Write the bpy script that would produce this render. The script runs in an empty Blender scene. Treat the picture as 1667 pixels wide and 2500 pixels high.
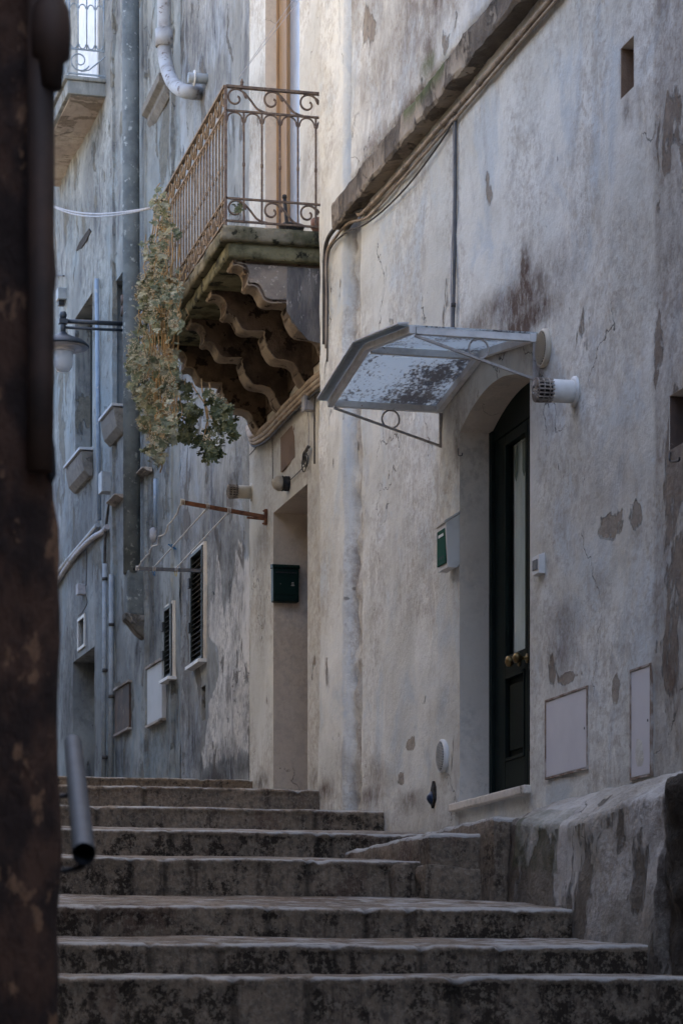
import bpy, math, random
from mathutils import Vector, noise, Matrix
random.seed(7)
C = bpy.context.scene.collection
R = math.radians
PI = math.pi
FL = 6300.0; CX = 833.5; HY = 2433.0; CAMY = 4.4
YAW = math.atan2(-.237, .971)
cF = (math.cos(YAW), math.sin(YAW)); cR = (math.sin(YAW), -math.cos(YAW))
KX = 1667/1568.0; KY = 2500/2352.0

def rayP(px, py):
    u = (px-CX)/FL
    return (cF[0]+u*cR[0], cF[1]+u*cR[1], (HY-py)/FL)
def hitX(X, px, py):
    d = rayP(px, py); t = X/d[0]
    return (X, CAMY+t*d[1], t*d[2])
def hitY(Y, px, py):
    d = rayP(px, py); t = (Y-CAMY)/d[1]
    return (t*d[0], Y, t*d[2])

class Frame:
    """a wall plane: s runs along the street away from the viewer, o out of the wall, z up"""
    def __init__(self, ox, oy, ang=0.0):
        self.ox, self.oy, self.ang = ox, oy, ang
        self.c, self.sn = math.cos(ang), math.sin(ang)
    def w(self, s, o, z):
        return Vector((self.ox+s*self.c-o*self.sn, self.oy+s*self.sn+o*self.c, z))
    def hit(self, px, py, off=0.0):
        d = rayP(px, py)
        nx, ny = -self.sn, self.c
        t = (off-((0-self.ox)*nx+(CAMY-self.oy)*ny))/(d[0]*nx+d[1]*ny)
        X, Y, z = d[0]*t, CAMY+d[1]*t, d[2]*t
        return ((X-self.ox)*self.c+(Y-self.oy)*self.sn, z)
    def at(self, px, py, off=0.0):
        s, z = self.hit(px, py, off)
        return (s, off, z)
    def perp(self, s, px, py):
        """point of the plane s=const seen at a photo position: (o, z)"""
        d = rayP(px, py)
        t = (s-((0-self.ox)*self.c+(CAMY-self.oy)*self.sn))/(d[0]*self.c+d[1]*self.sn)
        X, Y, z = d[0]*t, CAMY+d[1]*t, d[2]*t
        return (-(X-self.ox)*self.sn+(Y-self.oy)*self.c, z)

WF = Frame(0, 0)
FA = Frame(0, 0); FB = Frame(0, -.25); FC = Frame(0, -.4); FD = Frame(26.8, -.4, R(1.7))

# ------------------------------------------------------------------ mesh builder
class MB:
    def __init__(self, frame=WF):
        self.v = []; self.f = []; self.fr = frame; self.m = None; self.sm = []
    def add(self, vs, fs, smooth=False):
        b = len(self.v); self.v += [tuple(p) for p in vs]
        for f in fs: self.f.append(tuple(i+b for i in f)); self.sm.append(smooth)
    def box(self, a, b):
        x0,x1 = sorted((a[0],b[0])); y0,y1 = sorted((a[1],b[1])); z0,z1 = sorted((a[2],b[2]))
        self.add([(x0,y0,z0),(x1,y0,z0),(x1,y1,z0),(x0,y1,z0),(x0,y0,z1),(x1,y0,z1),(x1,y1,z1),(x0,y1,z1)],
                 [(0,3,2,1),(4,5,6,7),(0,1,5,4),(1,2,6,5),(2,3,7,6),(3,0,4,7)])
        return self
    def bar(self, p, q, w, h):
        """rectangular bar from p to q"""
        p = Vector(p); q = Vector(q); d = (q-p).normalized()
        up = Vector((0,0,1)) if abs(d.z) < .95 else Vector((1,0,0))
        a = d.cross(up).normalized()*w/2; b = a.cross(d).normalized()*h/2
        vs = [p-a-b,p+a-b,p+a+b,p-a+b,q-a-b,q+a-b,q+a+b,q-a+b]
        self.add(vs, [(0,3,2,1),(4,5,6,7),(0,1,5,4),(1,2,6,5),(2,3,7,6),(3,0,4,7)])
        return self
    def tube(self, pts, r, n=8, cap=True, rs=None):
        pts = [Vector(p) for p in pts]; k = len(pts)
        if k < 2: return self
        rings = []; prev = None
        for i, p in enumerate(pts):
            d = (pts[min(i+1,k-1)]-pts[max(i-1,0)])
            if d.length < 1e-9: d = Vector((0,0,1))
            d.normalize()
            if prev is None:
                up = Vector((0,0,1)) if abs(d.z) < .9 else Vector((0,1,0))
                a = d.cross(up).normalized()
            else:
                a = prev - d*prev.dot(d)
                a = a.normalized() if a.length > 1e-6 else d.orthogonal().normalized()
            prev = a; b = d.cross(a); rr = rs[i] if rs else r
            rings.append([p+(a*math.cos(2*PI*j/n)+b*math.sin(2*PI*j/n))*rr for j in range(n)])
        vs = [v for rg in rings for v in rg]; fs = []
        for i in range(k-1):
            for j in range(n):
                j2 = (j+1) % n
                fs.append((i*n+j, i*n+j2, (i+1)*n+j2, (i+1)*n+j))
        self.add(vs, fs, True)
        if cap:
            b = len(self.v)-len(vs)
            self.f.append(tuple(b+j for j in reversed(range(n)))); self.sm.append(False)
            self.f.append(tuple(b+(k-1)*n+j for j in range(n))); self.sm.append(False)
        return self
    def lathe(self, c, axis, prof, n=20, smooth=True):
        """prof: list of (radius, distance along axis)"""
        c = Vector(c); ax = Vector(axis).normalized(); a = ax.orthogonal().normalized(); b = ax.cross(a)
        vs = []; fs = []
        for r, h in prof:
            for j in range(n):
                t = 2*PI*j/n; vs.append(c+ax*h+(a*math.cos(t)+b*math.sin(t))*max(r, 1e-5))
        for i in range(len(prof)-1):
            for j in range(n):
                j2 = (j+1) % n; fs.append((i*n+j, i*n+j2, (i+1)*n+j2, (i+1)*n+j))
        fs.append(tuple(reversed(range(n)))); fs.append(tuple((len(prof)-1)*n+j for j in range(n)))
        self.add(vs, fs, smooth); return self
    def prism(self, poly, axis, lo, hi):
        """poly of 2D points; axis 0: (o,z) extruded along s, 1: (s,z) along o, 2: (s,o) along z"""
        def P(p, h):
            return (h,p[0],p[1]) if axis == 0 else (p[0],h,p[1]) if axis == 1 else (p[0],p[1],h)
        n = len(poly); vs = [P(p,lo) for p in poly]+[P(p,hi) for p in poly]
        fs = [(i,(i+1)%n,n+(i+1)%n,n+i) for i in range(n)]+[tuple(reversed(range(n))), tuple(range(n,2*n))]
        self.add(vs, fs); return self
    def build(self, name, mat, parent=None, bevel=0, smooth=False, fixn=True, solid=0, cols=None):
        me = bpy.data.meshes.new(name)
        W = [self.fr.w(*p) for p in self.v]
        if parent is not None:
            L = Matrix.Translation(parent.location) @ Matrix.Rotation(parent.rotation_euler[2], 4, 'Z')
            pp = parent.parent
            if parent.type == 'MESH' and pp is not None:
                L = Matrix.Translation(pp.location) @ Matrix.Rotation(pp.rotation_euler[2], 4, 'Z')
            Li = L.inverted(); W = [Li @ p for p in W]
        me.from_pydata([tuple(p) for p in W], [], self.f)
        me.polygons.foreach_set('use_smooth', [bool(a or smooth) for a in self.sm])
        if cols:
            at = me.color_attributes.new('mask', 'FLOAT_COLOR', 'POINT')
            flat = []
            for c in cols: flat += [c[0], c[1], c[2], 1.0]
            at.data.foreach_set('color', flat)
        if fixn:
            import bmesh
            bm = bmesh.new(); bm.from_mesh(me); bmesh.ops.recalc_face_normals(bm, faces=bm.faces); bm.to_mesh(me); bm.free()
        me.materials.append(mat); me.update()
        o = bpy.data.objects.new(name, me); C.objects.link(o)
        if parent is not None: o.parent = parent
        if solid:
            m = o.modifiers.new('solid', 'SOLIDIFY'); m.thickness = solid; m.offset = 0
        if bevel:
            m = o.modifiers.new('bevel', 'BEVEL'); m.width = bevel; m.segments = 2; m.limit_method = 'ANGLE'; m.angle_limit = R(40)
        return o

def thing(name, label, cat, frame=WF, loc=(0,0,0), group=None):
    o = bpy.data.objects.new(name, None); C.objects.link(o)
    o.empty_display_size = .1
    o.location = frame.w(*loc); o.rotation_euler = (0,0,frame.ang)
    tag(o, label, cat, group); return o
def tag(o, label, cat, group=None, kind=None):
    o['label'] = label; o['category'] = cat
    if group: o['group'] = group
    if kind: o['kind'] = kind
    return o
def struct(o, label, cat):
    o['kind'] = 'structure'; o['label'] = label; o['category'] = cat; return o

# ------------------------------------------------------------------ materials
class NT:
    def __init__(self, name):
        self.mat = bpy.data.materials.new(name); self.mat.use_nodes = True
        self.n = self.mat.node_tree.nodes; self.l = self.mat.node_tree.links
        self.n.clear()
        self.out = self.n.new('ShaderNodeOutputMaterial')
        self.tc = self.n.new('ShaderNodeNewGeometry').outputs['Position']
    def new(self, t, **kw):
        x = self.n.new(t)
        for k, v in kw.items(): setattr(x, k, v)
        return x
    def link(self, a, b): self.l.new(a, b)
    def map(self, sc, loc=(0,0,0)):
        m = self.new('ShaderNodeMapping'); m.inputs['Scale'].default_value = sc; m.inputs['Location'].default_value = loc
        self.link(self.tc, m.inputs['Vector']); return m.outputs[0]
    def noise(self, scale, detail=5, rough=.55, vec=None, dist=0):
        x = self.new('ShaderNodeTexNoise'); x.inputs['Scale'].default_value = scale
        x.inputs['Detail'].default_value = detail; x.inputs['Roughness'].default_value = rough
        x.inputs['Distortion'].default_value = dist
        self.link(vec if vec else self.tc, x.inputs['Vector']); return x.outputs['Fac']
    def mr(self, v, a, b, c=0.0, d=1.0, smooth=True):
        x = self.new('ShaderNodeMapRange'); x.interpolation_type = 'SMOOTHSTEP' if smooth else 'LINEAR'
        self.link(v, x.inputs['Value'])
        for k, val in zip(('From Min','From Max','To Min','To Max'), (a,b,c,d)): x.inputs[k].default_value = val
        return x.outputs[0]
    def math(self, op, a, b=None, clamp=False):
        x = self.new('ShaderNodeMath', operation=op); x.use_clamp = clamp
        for i, v in enumerate((a, b)):
            if v is None: continue
            if isinstance(v, (int, float)): x.inputs[i].default_value = v
            else: self.link(v, x.inputs[i])
        return x.outputs[0]
    def mix(self, f, a, b):
        x = self.new('ShaderNodeMix', data_type='RGBA')
        for sock, v in ((x.inputs[0], f), (x.inputs[6], a), (x.inputs[7], b)):
            if isinstance(v, (int, float)): sock.default_value = v
            elif isinstance(v, tuple): sock.default_value = (v[0], v[1], v[2], 1)
            else: self.link(v, sock)
        return x.outputs[2]
    def bump(self, h, dist, strength=1.0, nrm=None):
        b = self.new('ShaderNodeBump'); b.inputs['Distance'].default_value = dist; b.inputs['Strength'].default_value = strength
        self.link(h, b.inputs['Height'])
        if nrm: self.link(nrm, b.inputs['Normal'])
        return b.outputs[0]
    def pbr(self, col, rough=.9, metal=0, nrm=None, spec=.3):
        p = self.new('ShaderNodeBsdfPrincipled')
        if isinstance(col, tuple): p.inputs['Base Color'].default_value = (*col, 1)
        else: self.link(col, p.inputs['Base Color'])
        if isinstance(rough, (int, float)): p.inputs['Roughness'].default_value = rough
        else: self.link(rough, p.inputs['Roughness'])
        p.inputs['Metallic'].default_value = metal
        p.inputs['Specular IOR Level'].default_value = spec
        if nrm: self.link(nrm, p.inputs['Normal'])
        self.link(p.outputs[0], self.out.inputs[0]); return p

def simple(name, c1, c2=None, scale=8, rough=.6, metal=0, bump=.0, lo=.4, hi=.65, detail=6, c3=None, s3=30, t3=.62, stretch=(1,1,1), spec=.3, bs=None):
    """two-tone weathered material, with optional specks of a third colour"""
    t = NT(name); vec = t.map(stretch)
    n = t.noise(scale, detail, .6, vec)
    c2 = c2 or tuple(x*.75 for x in c1)
    col = t.mix(t.mr(n, lo, hi), c1, c2)
    if c3:
        n3 = t.noise(s3, 5, .65, vec); col = t.mix(t.mr(n3, t3, t3+.05), col, c3)
    nr = None
    if bump: nr = t.bump(t.noise(bs or scale*4, 6, .65, vec), bump)
    t.pbr(col, rough, metal, nr, spec); return t.mat

def plaster(name, c1, c2, bare, dirt, grey, streak=.35, peel=.64, speck=.72, crack=.004, seed=0.0, peel_scale=1.7,
            bump=.012, moss=(.10,.12,.05), bluish=None, streak_lo=.5, lime=None):
    t = NT(name)
    at = t.new('ShaderNodeAttribute', attribute_name='mask'); sep = t.new('ShaderNodeSeparateColor')
    t.link(at.outputs['Color'], sep.inputs[0]); Rm, Gm, Bm = sep.outputs
    v0 = t.map((1,1,1), (seed, seed*.7, seed*1.3))
    vs = t.map((2.6,5,.95), (seed,0,seed)); vf = t.map((1,1,.45), (0,seed,0))
    big = t.noise(.75, 5, .6, v0, .4)
    col = t.mix(t.mr(big, .40, .60), c1, c2)
    if bluish:
        b2 = t.noise(1.3, 6, .65, t.map((1,1,.8), (9+seed,3,2)), .6)
        col = t.mix(t.mr(b2, .50, .63, 0, .8), col, bluish)
    if lime:
        ln_ = t.noise(3.0, 8, .7, t.map((1.6,1,.8),(2,seed,4)))
        lf_ = t.mr(t.math('ADD', Bm, t.math('MULTIPLY', t.math('SUBTRACT', ln_, .5), 1.6)), .42, .58, 0, 1)
        lf_ = t.math('MULTIPLY', lf_, t.math('MULTIPLY', Bm, 3, True))
        col = t.mix(lf_, col, t.mix(t.mr(t.noise(2.1, 6, .6, v0), .40, .62), lime, tuple(x*.84 for x in lime)))
    # fine mottling
    gm = t.math('ADD', t.mr(t.noise(.9, 5, .6, t.map((1.2,1,.8),(seed,9,7))), .42, .58, .12, 1.0), Rm, True)
    mot = t.noise(9, 9, .75, v0); col = t.mix(t.math('MULTIPLY', gm, t.mr(mot, .45, .60, 0, .46)), col, grey)
    mo2 = t.noise(30, 6, .7, t.map((.7,1,.8),(seed,1,1))); col = t.mix(t.math('MULTIPLY', gm, t.mr(mo2, .50, .62, 0, .46)), col, bare)
    mo3 = t.noise(5.5, 10, .8, t.map((1.4,1,.9),(seed,6,2))); col = t.mix(t.math('MULTIPLY', gm, t.mr(mo3, .52, .60, 0, .6)), col, t.mix(.5, bare, c2))
    # vertical run-off streaks
    st = t.noise(2.2, 8, .68, vs, .3); st = t.mr(st, streak_lo, .78, 0, 1)
    st2 = t.mr(t.noise(1.1, 4, .5, v0), .38, .62)
    st = t.math('MULTIPLY', st, t.math('ADD', t.math('MULTIPLY', st2, streak), t.math('MULTIPLY', Rm, .3)), True)
    col = t.mix(st, col, grey)
    # peeled areas of bare render
    pn = t.noise(peel_scale, 9, .62, t.map((1.3,1,.75), (seed*2,1,seed)), .5)
    pv = t.math('ADD', pn, t.math('MULTIPLY', Gm, .38))
    pm = t.mr(pv, peel, peel+.012)
    bare2 = t.mix(t.mr(t.noise(14, 8, .7, v0), .35, .68), bare, tuple(x*.62 for x in bare))
    col = t.mix(t.math('MULTIPLY', pm, .85), col, bare2)
    edge = t.math('SUBTRACT', t.mr(pv, peel-.012, peel), t.mr(pv, peel, peel+.008))
    col = t.mix(t.math('MULTIPLY', edge, .35, True), col, tuple(x*.35 for x in bare))
    # dirt where the mask says, broken up by noise
    dn = t.noise(8, 10, .78, t.map((1.0,1,.7), (3,seed,1)))
    dv = t.math('MULTIPLY', Rm, t.mr(dn, .34, .58, .22, 1.3, False), True)
    col = t.mix(t.math('MULTIPLY', dv, .93), col, dirt)
    mv = t.math('ADD', Bm, t.math('MULTIPLY', t.math('SUBTRACT', dn, .5), t.math('MULTIPLY', Bm, 2.5, True)))
    if not lime: col = t.mix(t.mr(mv, .2, .9, 0, .85), col, moss)
    # specks, pits and cracks
    sp = t.noise(17, 6, .6, vf, .2); spm = t.mr(sp, speck, speck+.03)
    sg = t.mr(t.noise(1.9, 3, .5, t.map((1,1,1),(5,5,seed))), .42, .6)
    spm = t.math('MULTIPLY', spm, sg)
    col = t.mix(t.math('MULTIPLY', spm, .75), col, tuple(x*.3 for x in bare))
    vo = t.new('ShaderNodeTexVoronoi', feature='DISTANCE_TO_EDGE'); vo.inputs['Scale'].default_value = .55
    wv = t.new('ShaderNodeVectorMath', operation='ADD'); nv = t.new('ShaderNodeTexNoise'); nv.inputs['Scale'].default_value = 2.2; nv.inputs['Detail'].default_value = 7
    t.link(v0, nv.inputs['Vector']); t.link(nv.outputs['Color'], wv.inputs[0]); t.link(t.map((1.1,1,.55),(seed,2,3)), wv.inputs[1]); t.link(wv.outputs[0], vo.inputs['Vector'])
    ck = t.math('SUBTRACT', 1, t.mr(vo.outputs[0], crack*.4, crack))
    ck = t.math('MULTIPLY', ck, t.mr(t.noise(1.2, 3, .5, t.map((1,1,1),(seed,8,8))), .50, .56))
    col = t.mix(t.math('MULTIPLY', ck, .7), col, (.07,.06,.05))
    h1 = t.noise(38, 6, .65, v0); h2 = t.noise(4.5, 6, .6, v0)
    h = t.math('ADD', t.math('MULTIPLY', h1, .45), t.math('MULTIPLY', h2, 1.3))
    h = t.math('ADD', h, t.math('MULTIPLY', edge, .5))
    h = t.math('SUBTRACT', h, t.math('MULTIPLY', pm, t.math('SUBTRACT', 1.3, t.math('MULTIPLY', h1, .8))))
    h = t.math('SUBTRACT', h, t.math('ADD', t.math('MULTIPLY', spm, .5), ck))
    t.pbr(col, .93, 0, t.bump(h, bump, .9), .15)
    return t.mat

M = {}
M['white'] = plaster('white_limewash', (.715,.72,.675), (.60,.60,.55), (.33,.28,.225), (.085,.046,.030), (.34,.32,.30), .75, .68, .68, .0035, 0.0, bluish=(.53,.58,.60))
M['cream'] = plaster('cream_limewash', (.68,.67,.62), (.58,.57,.52), (.33,.26,.19), (.085,.065,.045), (.33,.29,.25), .35, .70, .72, .003, 11.0)
M['streaky'] = plaster('streaked_grey_plaster', (.40,.40,.375), (.27,.27,.25), (.19,.17,.145), (.05,.042,.038), (.085,.085,.095), 1.25, .59, .66, .004, 23.0, bluish=(.36,.39,.41), streak_lo=.40, lime=(.68,.65,.60))
M['farwall'] = plaster('blue_grey_plaster', (.34,.355,.335), (.225,.235,.225), (.20,.19,.155), (.05,.048,.045), (.085,.09,.10), 1.25, .60, .655, .004, 37.0, bluish=(.25,.295,.305), streak_lo=.42)
M['rough'] = plaster('rough_stained_plaster', (.47,.42,.36), (.36,.31,.27), (.25,.21,.17), (.06,.05,.04), (.14,.125,.115), .9, .56, .66, .004, 51.0, bump=.02)
M['reveal'] = plaster('plain_reveal_plaster', (.66,.60,.52), (.58,.52,.44), (.40,.34,.27), (.1,.08,.06), (.33,.31,.29), .25, .75, .74, .002, 61.0, bump=.006)
M['dark'] = simple('dark_brown_stone', (.060,.030,.018), (.020,.011,.008), 9, .9, c3=(.15,.082,.045), s3=13, t3=.57, bump=.02, lo=.42, hi=.58, stretch=(1,1,.55))
M['darkpipe'] = simple('dark_brown_pipe_paint', (.042,.023,.015), (.022,.013,.009), 9, .7)
M['darkstone'] = plaster('dark_weathered_sill_stone', (.27,.25,.22), (.20,.185,.16), (.14,.125,.10), (.04,.035,.03), (.08,.075,.07), .9, .6, .66, .003, 15.0, bump=.02)
M['warmstone'] = simple('sunlit_yellow_limestone', (.64,.52,.35), (.57,.455,.31), 3, .9)

def step_material():
    t = NT('worn_stained_step_stone')
    at = t.new('ShaderNodeAttribute', attribute_name='mask'); sep = t.new('ShaderNodeSeparateColor')
    t.link(at.outputs['Color'], sep.inputs[0]); Rm, Gm, Bm = sep.outputs
    base = t.mix(t.mr(t.noise(1.3, 6, .65), .38, .62), (.31,.235,.165), (.21,.16,.115))
    base = t.mix(t.mr(t.noise(24, 7, .7), .40, .66, 0, .8), base, (.10,.085,.07))
    reds = t.mr(t.noise(1.5, 5, .6, t.map((1,1.4,1),(4,4,4))), .54, .64, 0, .55)
    base = t.mix(reds, base, (.095,.05,.036))
    n = t.noise(7, 10, .78, t.map((.6,1.3,1.1),(2,0,7)))
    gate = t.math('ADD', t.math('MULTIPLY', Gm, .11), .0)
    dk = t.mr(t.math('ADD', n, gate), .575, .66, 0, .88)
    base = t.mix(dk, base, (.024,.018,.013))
    dr = t.mr(t.noise(2.6, 8, .7, t.map((1,3.2,.5),(6,1,2))), .53, .66, 0, .7)
    base = t.mix(dr, base, (.045,.032,.024))
    fs = t.mr(t.noise(42, 5, .65), .52, .60, 0, .5); base = t.mix(fs, base, (.34,.28,.21))
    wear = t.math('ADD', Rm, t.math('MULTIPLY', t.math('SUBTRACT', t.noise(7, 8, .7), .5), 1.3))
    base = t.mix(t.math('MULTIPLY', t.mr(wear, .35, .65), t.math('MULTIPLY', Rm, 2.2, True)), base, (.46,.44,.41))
    ln = t.mr(t.noise(9, 5, .6, t.map((4,.35,4))), .60, .64, 0, .8)
    base = t.mix(t.math('MULTIPLY', ln, t.math('MULTIPLY', Rm, 1.2, True)), base, (.1,.095,.09))
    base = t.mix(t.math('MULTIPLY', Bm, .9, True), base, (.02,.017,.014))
    h = t.math('ADD', t.noise(12, 10, .8), t.math('MULTIPLY', t.noise(50, 5, .6), .5))
    t.pbr(base, .9, 0, t.bump(h, .028, 1), .15)
    return t.mat
M['step'] = step_material()

M['trim'] = plaster('weathered_ledge_stone', (.48,.41,.32), (.38,.32,.25), (.19,.16,.13), (.06,.05,.04), (.12,.105,.09), .9, .58, .65, .003, 5.0, bump=.02)
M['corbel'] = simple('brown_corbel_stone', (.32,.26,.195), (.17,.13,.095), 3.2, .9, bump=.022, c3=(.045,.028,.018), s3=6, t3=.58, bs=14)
M['corbel_shade'] = simple('shaded_corbel_side', (.115,.082,.06), (.045,.032,.023), 4, .95, bump=.018, c3=(.022,.014,.010), s3=7, t3=.55, bs=16)  # near-black tone carries the shade between the corbels
M['darkblock'] = simple('blue_black_stained_stone', (.10,.095,.095), (.20,.185,.17), 7, .9, bump=.02, c3=(.33,.31,.29), s3=22, t3=.60, stretch=(1,1,.35), bs=25)
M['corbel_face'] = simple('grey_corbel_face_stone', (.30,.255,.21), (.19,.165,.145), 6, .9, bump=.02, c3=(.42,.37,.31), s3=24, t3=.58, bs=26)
M['moss'] = simple('mossy_slab_stone', (.21,.19,.14), (.075,.075,.045), 4.5, .92, bump=.02, c3=(.025,.025,.016), s3=9, t3=.57, bs=16)
M['mossy_green'] = simple('yellow_green_mossy_stone', (.20,.185,.11), (.075,.072,.04), 6, .92, bump=.02, c3=(.02,.02,.012), s3=5, t3=.54, bs=16)
M['rust'] = simple('rusty_painted_iron', (.12,.085,.068), (.20,.145,.105), 22, .75, c3=(.30,.25,.21), s3=45, t3=.62, bump=.002)
M['rust_front'] = simple('tan_rusty_iron', (.24,.19,.14), (.17,.125,.09), 20, .8, c3=(.09,.05,.035), s3=40, t3=.62, bump=.002)
M['rustbar'] = simple('brown_rust', (.23,.105,.06), (.12,.055,.035), 14, .85, c3=(.30,.24,.2), s3=26, t3=.64, bump=.001)
M['paleiron'] = simple('pale_blue_painted_iron', (.30,.36,.41), (.22,.26,.30), 12, .6)
M['grey_metal'] = simple('dull_grey_metal', (.13,.13,.135), (.09,.09,.095), 14, .55, .3, c3=(.2,.15,.11), s3=22, t3=.66)
M['whitemetal'] = simple('chalky_white_metal', (.72,.73,.73), (.58,.59,.59), 10, .55, c3=(.20,.17,.14), s3=24, t3=.66)
M['bracketmetal'] = simple('beige_grey_painted_bar', (.42,.40,.38), (.30,.28,.26), 20, .6, c3=(.14,.1,.08), s3=40, t3=.66)
M['whiteplastic'] = simple('white_plastic', (.66,.66,.64), (.56,.55,.52), 6, .45, c3=(.30,.27,.22), s3=18, t3=.68)
M['ivory'] = simple('yellowed_plastic', (.50,.45,.36), (.40,.36,.29), 9, .5, c3=(.2,.16,.12), s3=22, t3=.66)
M['cage'] = simple('sooty_cage_metal', (.34,.30,.26), (.16,.13,.11), 18, .6, .3)
M['black'] = simple('black_rubber', (.018,.018,.02), (.03,.03,.032), 12, .6)
M['blackish'] = simple('dusty_black_cable', (.05,.046,.042), (.09,.08,.07), 12, .7)
M['tan'] = simple('painted_over_conduit', (.40,.325,.25), (.27,.21,.155), 7, .8, c3=(.12,.09,.07), s3=16, t3=.62)
M['greycable'] = simple('pale_grey_cable', (.42,.41,.42), (.30,.30,.31), 9, .7)
M['bluepipe'] = simple('blue_grey_pipe', (.27,.34,.42), (.20,.26,.33), 6, .6, c3=(.4,.42,.42), s3=12, t3=.62)
M['lightpipe'] = simple('pale_grey_pipe', (.34,.37,.385), (.25,.28,.30), 6, .55, c3=(.2,.2,.19), s3=16, t3=.64)
M['drain'] = simple('lichened_cement_pipe', (.155,.17,.165), (.10,.112,.112), 5, .85, c3=(.30,.32,.30), s3=14, t3=.60, bump=.01)
M['cowl'] = simple('grimy_pale_pipe', (.38,.395,.41), (.27,.265,.26), 5, .7, c3=(.14,.11,.10), s3=10, t3=.60)
M['greenpaint'] = simple('dark_green_paint', (.006,.013,.011), (.004,.009,.008), 6, .6, spec=.12)
M['boxgreen'] = simple('bottle_green_enamel', (.003,.020,.016), (.003,.014,.012), 5, .45, spec=.15)
M['facegreen'] = simple('green_enamel_front', (.010,.075,.05), (.008,.055,.038), 5, .7, spec=.05)
M['brass'] = simple('worn_brass', (.24,.17,.075), (.10,.07,.035), 20, .45, 1)
M['curtain'] = simple('greenish_white_lace', (.88,.89,.83), (.78,.79,.73), 6, .9, stretch=(8,8,.5))
M['curtaindark'] = simple('lace_tie_fabric', (.22,.25,.21), (.18,.2,.17), 8, .9)
M['wood'] = simple('honey_varnished_wood', (.34,.22,.12), (.25,.155,.08), 5, .5, stretch=(9,9,.5))
M['windowwhite'] = simple('off_white_window_frame', (.62,.60,.55), (.52,.50,.46), 6, .5)
M['creampaint'] = simple('cream_window_paint', (.70,.64,.54), (.56,.50,.42), 5, .6)
M['slat'] = simple('black_green_shutter_paint', (.018,.024,.022), (.012,.016,.015), 7, .5)
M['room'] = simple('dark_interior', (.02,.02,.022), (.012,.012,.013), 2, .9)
M['panelwhite'] = simple('white_enamel_panel', (.62,.61,.63), (.57,.56,.59), 2, .6, c3=(.45,.44,.46), s3=10, t3=.68)
M['panelgrey'] = simple('pale_grey_panel', (.46,.475,.49), (.40,.41,.42), 2, .6)
M['rustpanel'] = simple('rusty_sheet_metal', (.105,.068,.05), (.055,.042,.036), 3, .8, c3=(.17,.14,.11), s3=9, t3=.62)
M['brownpatch'] = simple('bare_brown_render', (.215,.145,.10), (.17,.115,.08), 5, .95, bump=.01, bs=30)
M['tilecol'] = simple('terracotta_pot', (.24,.13,.10), (.15,.09,.07), 6, .9)
M['darkhole'] = simple('broken_dark_rubble', (.05,.042,.036), (.025,.02,.018), 8, .95, bump=.02)
M['bluebag'] = simple('crumpled_blue_plastic', (.02,.035,.075), (.012,.02,.045), 20, .4)
M['lampmetal'] = simple('black_lamp_paint', (.022,.03,.04), (.03,.037,.045), 9, .45, spec=.5)
M['lampunder'] = simple('pinkish_white_enamel', (.52,.49,.50), (.46,.44,.45), 5, .5)
M['rail'] = simple('grey_blue_painted_steel', (.035,.04,.05), (.025,.028,.036), 9, .6, 0, spec=.25)
M['rope'] = simple('white_clothes_line', (.62,.60,.58), (.5,.48,.46), 20, .9)
M['bluepeg'] = simple('blue_plastic_peg', (.03,.13,.28), (.02,.1,.22), 20, .5)
M['yellowpeg'] = simple('yellow_plastic_peg', (.40,.33,.10), (.33,.26,.07), 20, .5)
M['leaf'] = simple('grey_green_succulent_leaf', (.15,.175,.115), (.08,.10,.055), 16, .6, c3=(.24,.235,.17), s3=30, t3=.62)
M['leafdark'] = simple('deep_green_succulent_leaf', (.035,.048,.018), (.07,.08,.03), 12, .55)
M['stem'] = simple('dry_orange_stem', (.30,.20,.095), (.20,.14,.07), 12, .8)
M['flower'] = simple('dry_cream_flower_head', (.40,.36,.27), (.30,.27,.18), 25, .8)
M['soil'] = simple('ground_dust', (.16,.13,.10), (.12,.10,.08), .5, .95)

def sheet_material():
    t = NT('lichen_spotted_polycarbonate')
    v = t.map((1,1.6,1),(.3,.2,0))
    n1 = t.noise(30, 8, .6, v); n2 = t.noise(1.5, 3, .6, t.map((1,1.3,1),(1.5,.6,0)))
    # the growth is densest in the middle of each pane
    m = t.mr(t.math('ADD', n1, t.math('MULTIPLY', n2, 1.0)), 1.0, 1.16)
    sx = t.new('ShaderNodeSeparateXYZ'); t.link(t.tc, sx.inputs[0]); m = t.math('MULTIPLY', m, t.mr(sx.outputs[1], .62, .72, 1, .15))
    col = t.mix(m, (.66,.71,.735), (.24,.235,.235))
    d = t.new('ShaderNodeBsdfDiffuse'); tr = t.new('ShaderNodeBsdfTranslucent'); g = t.new('ShaderNodeBsdfGlossy'); g.inputs['Roughness'].default_value = .25
    t.link(col, d.inputs[0]); t.link(col, tr.inputs[0])
    a = t.new('ShaderNodeMixShader'); a.inputs[0].default_value = .78
    t.link(d.outputs[0], a.inputs[1]); t.link(tr.outputs[0], a.inputs[2])
    b = t.new('ShaderNodeMixShader'); b.inputs[0].default_value = .04
    t.link(a.outputs[0], b.inputs[1]); t.link(g.outputs[0], b.inputs[2]); t.link(b.outputs[0], t.out.inputs[0])
    return t.mat
M['sheet'] = sheet_material()
def glass_material(name, tint=(.93,.95,.94), gl=.06, rough=.05):
    t = NT(name)
    a = t.new('ShaderNodeBsdfTransparent'); a.inputs[0].default_value = (*tint, 1)
    g = t.new('ShaderNodeBsdfGlossy'); g.inputs['Roughness'].default_value = rough
    x = t.new('ShaderNodeMixShader'); x.inputs[0].default_value = gl
    t.link(a.outputs[0], x.inputs[1]); t.link(g.outputs[0], x.inputs[2]); t.link(x.outputs[0], t.out.inputs[0]); return t.mat
M['glass'] = glass_material('window_glass')
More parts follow.
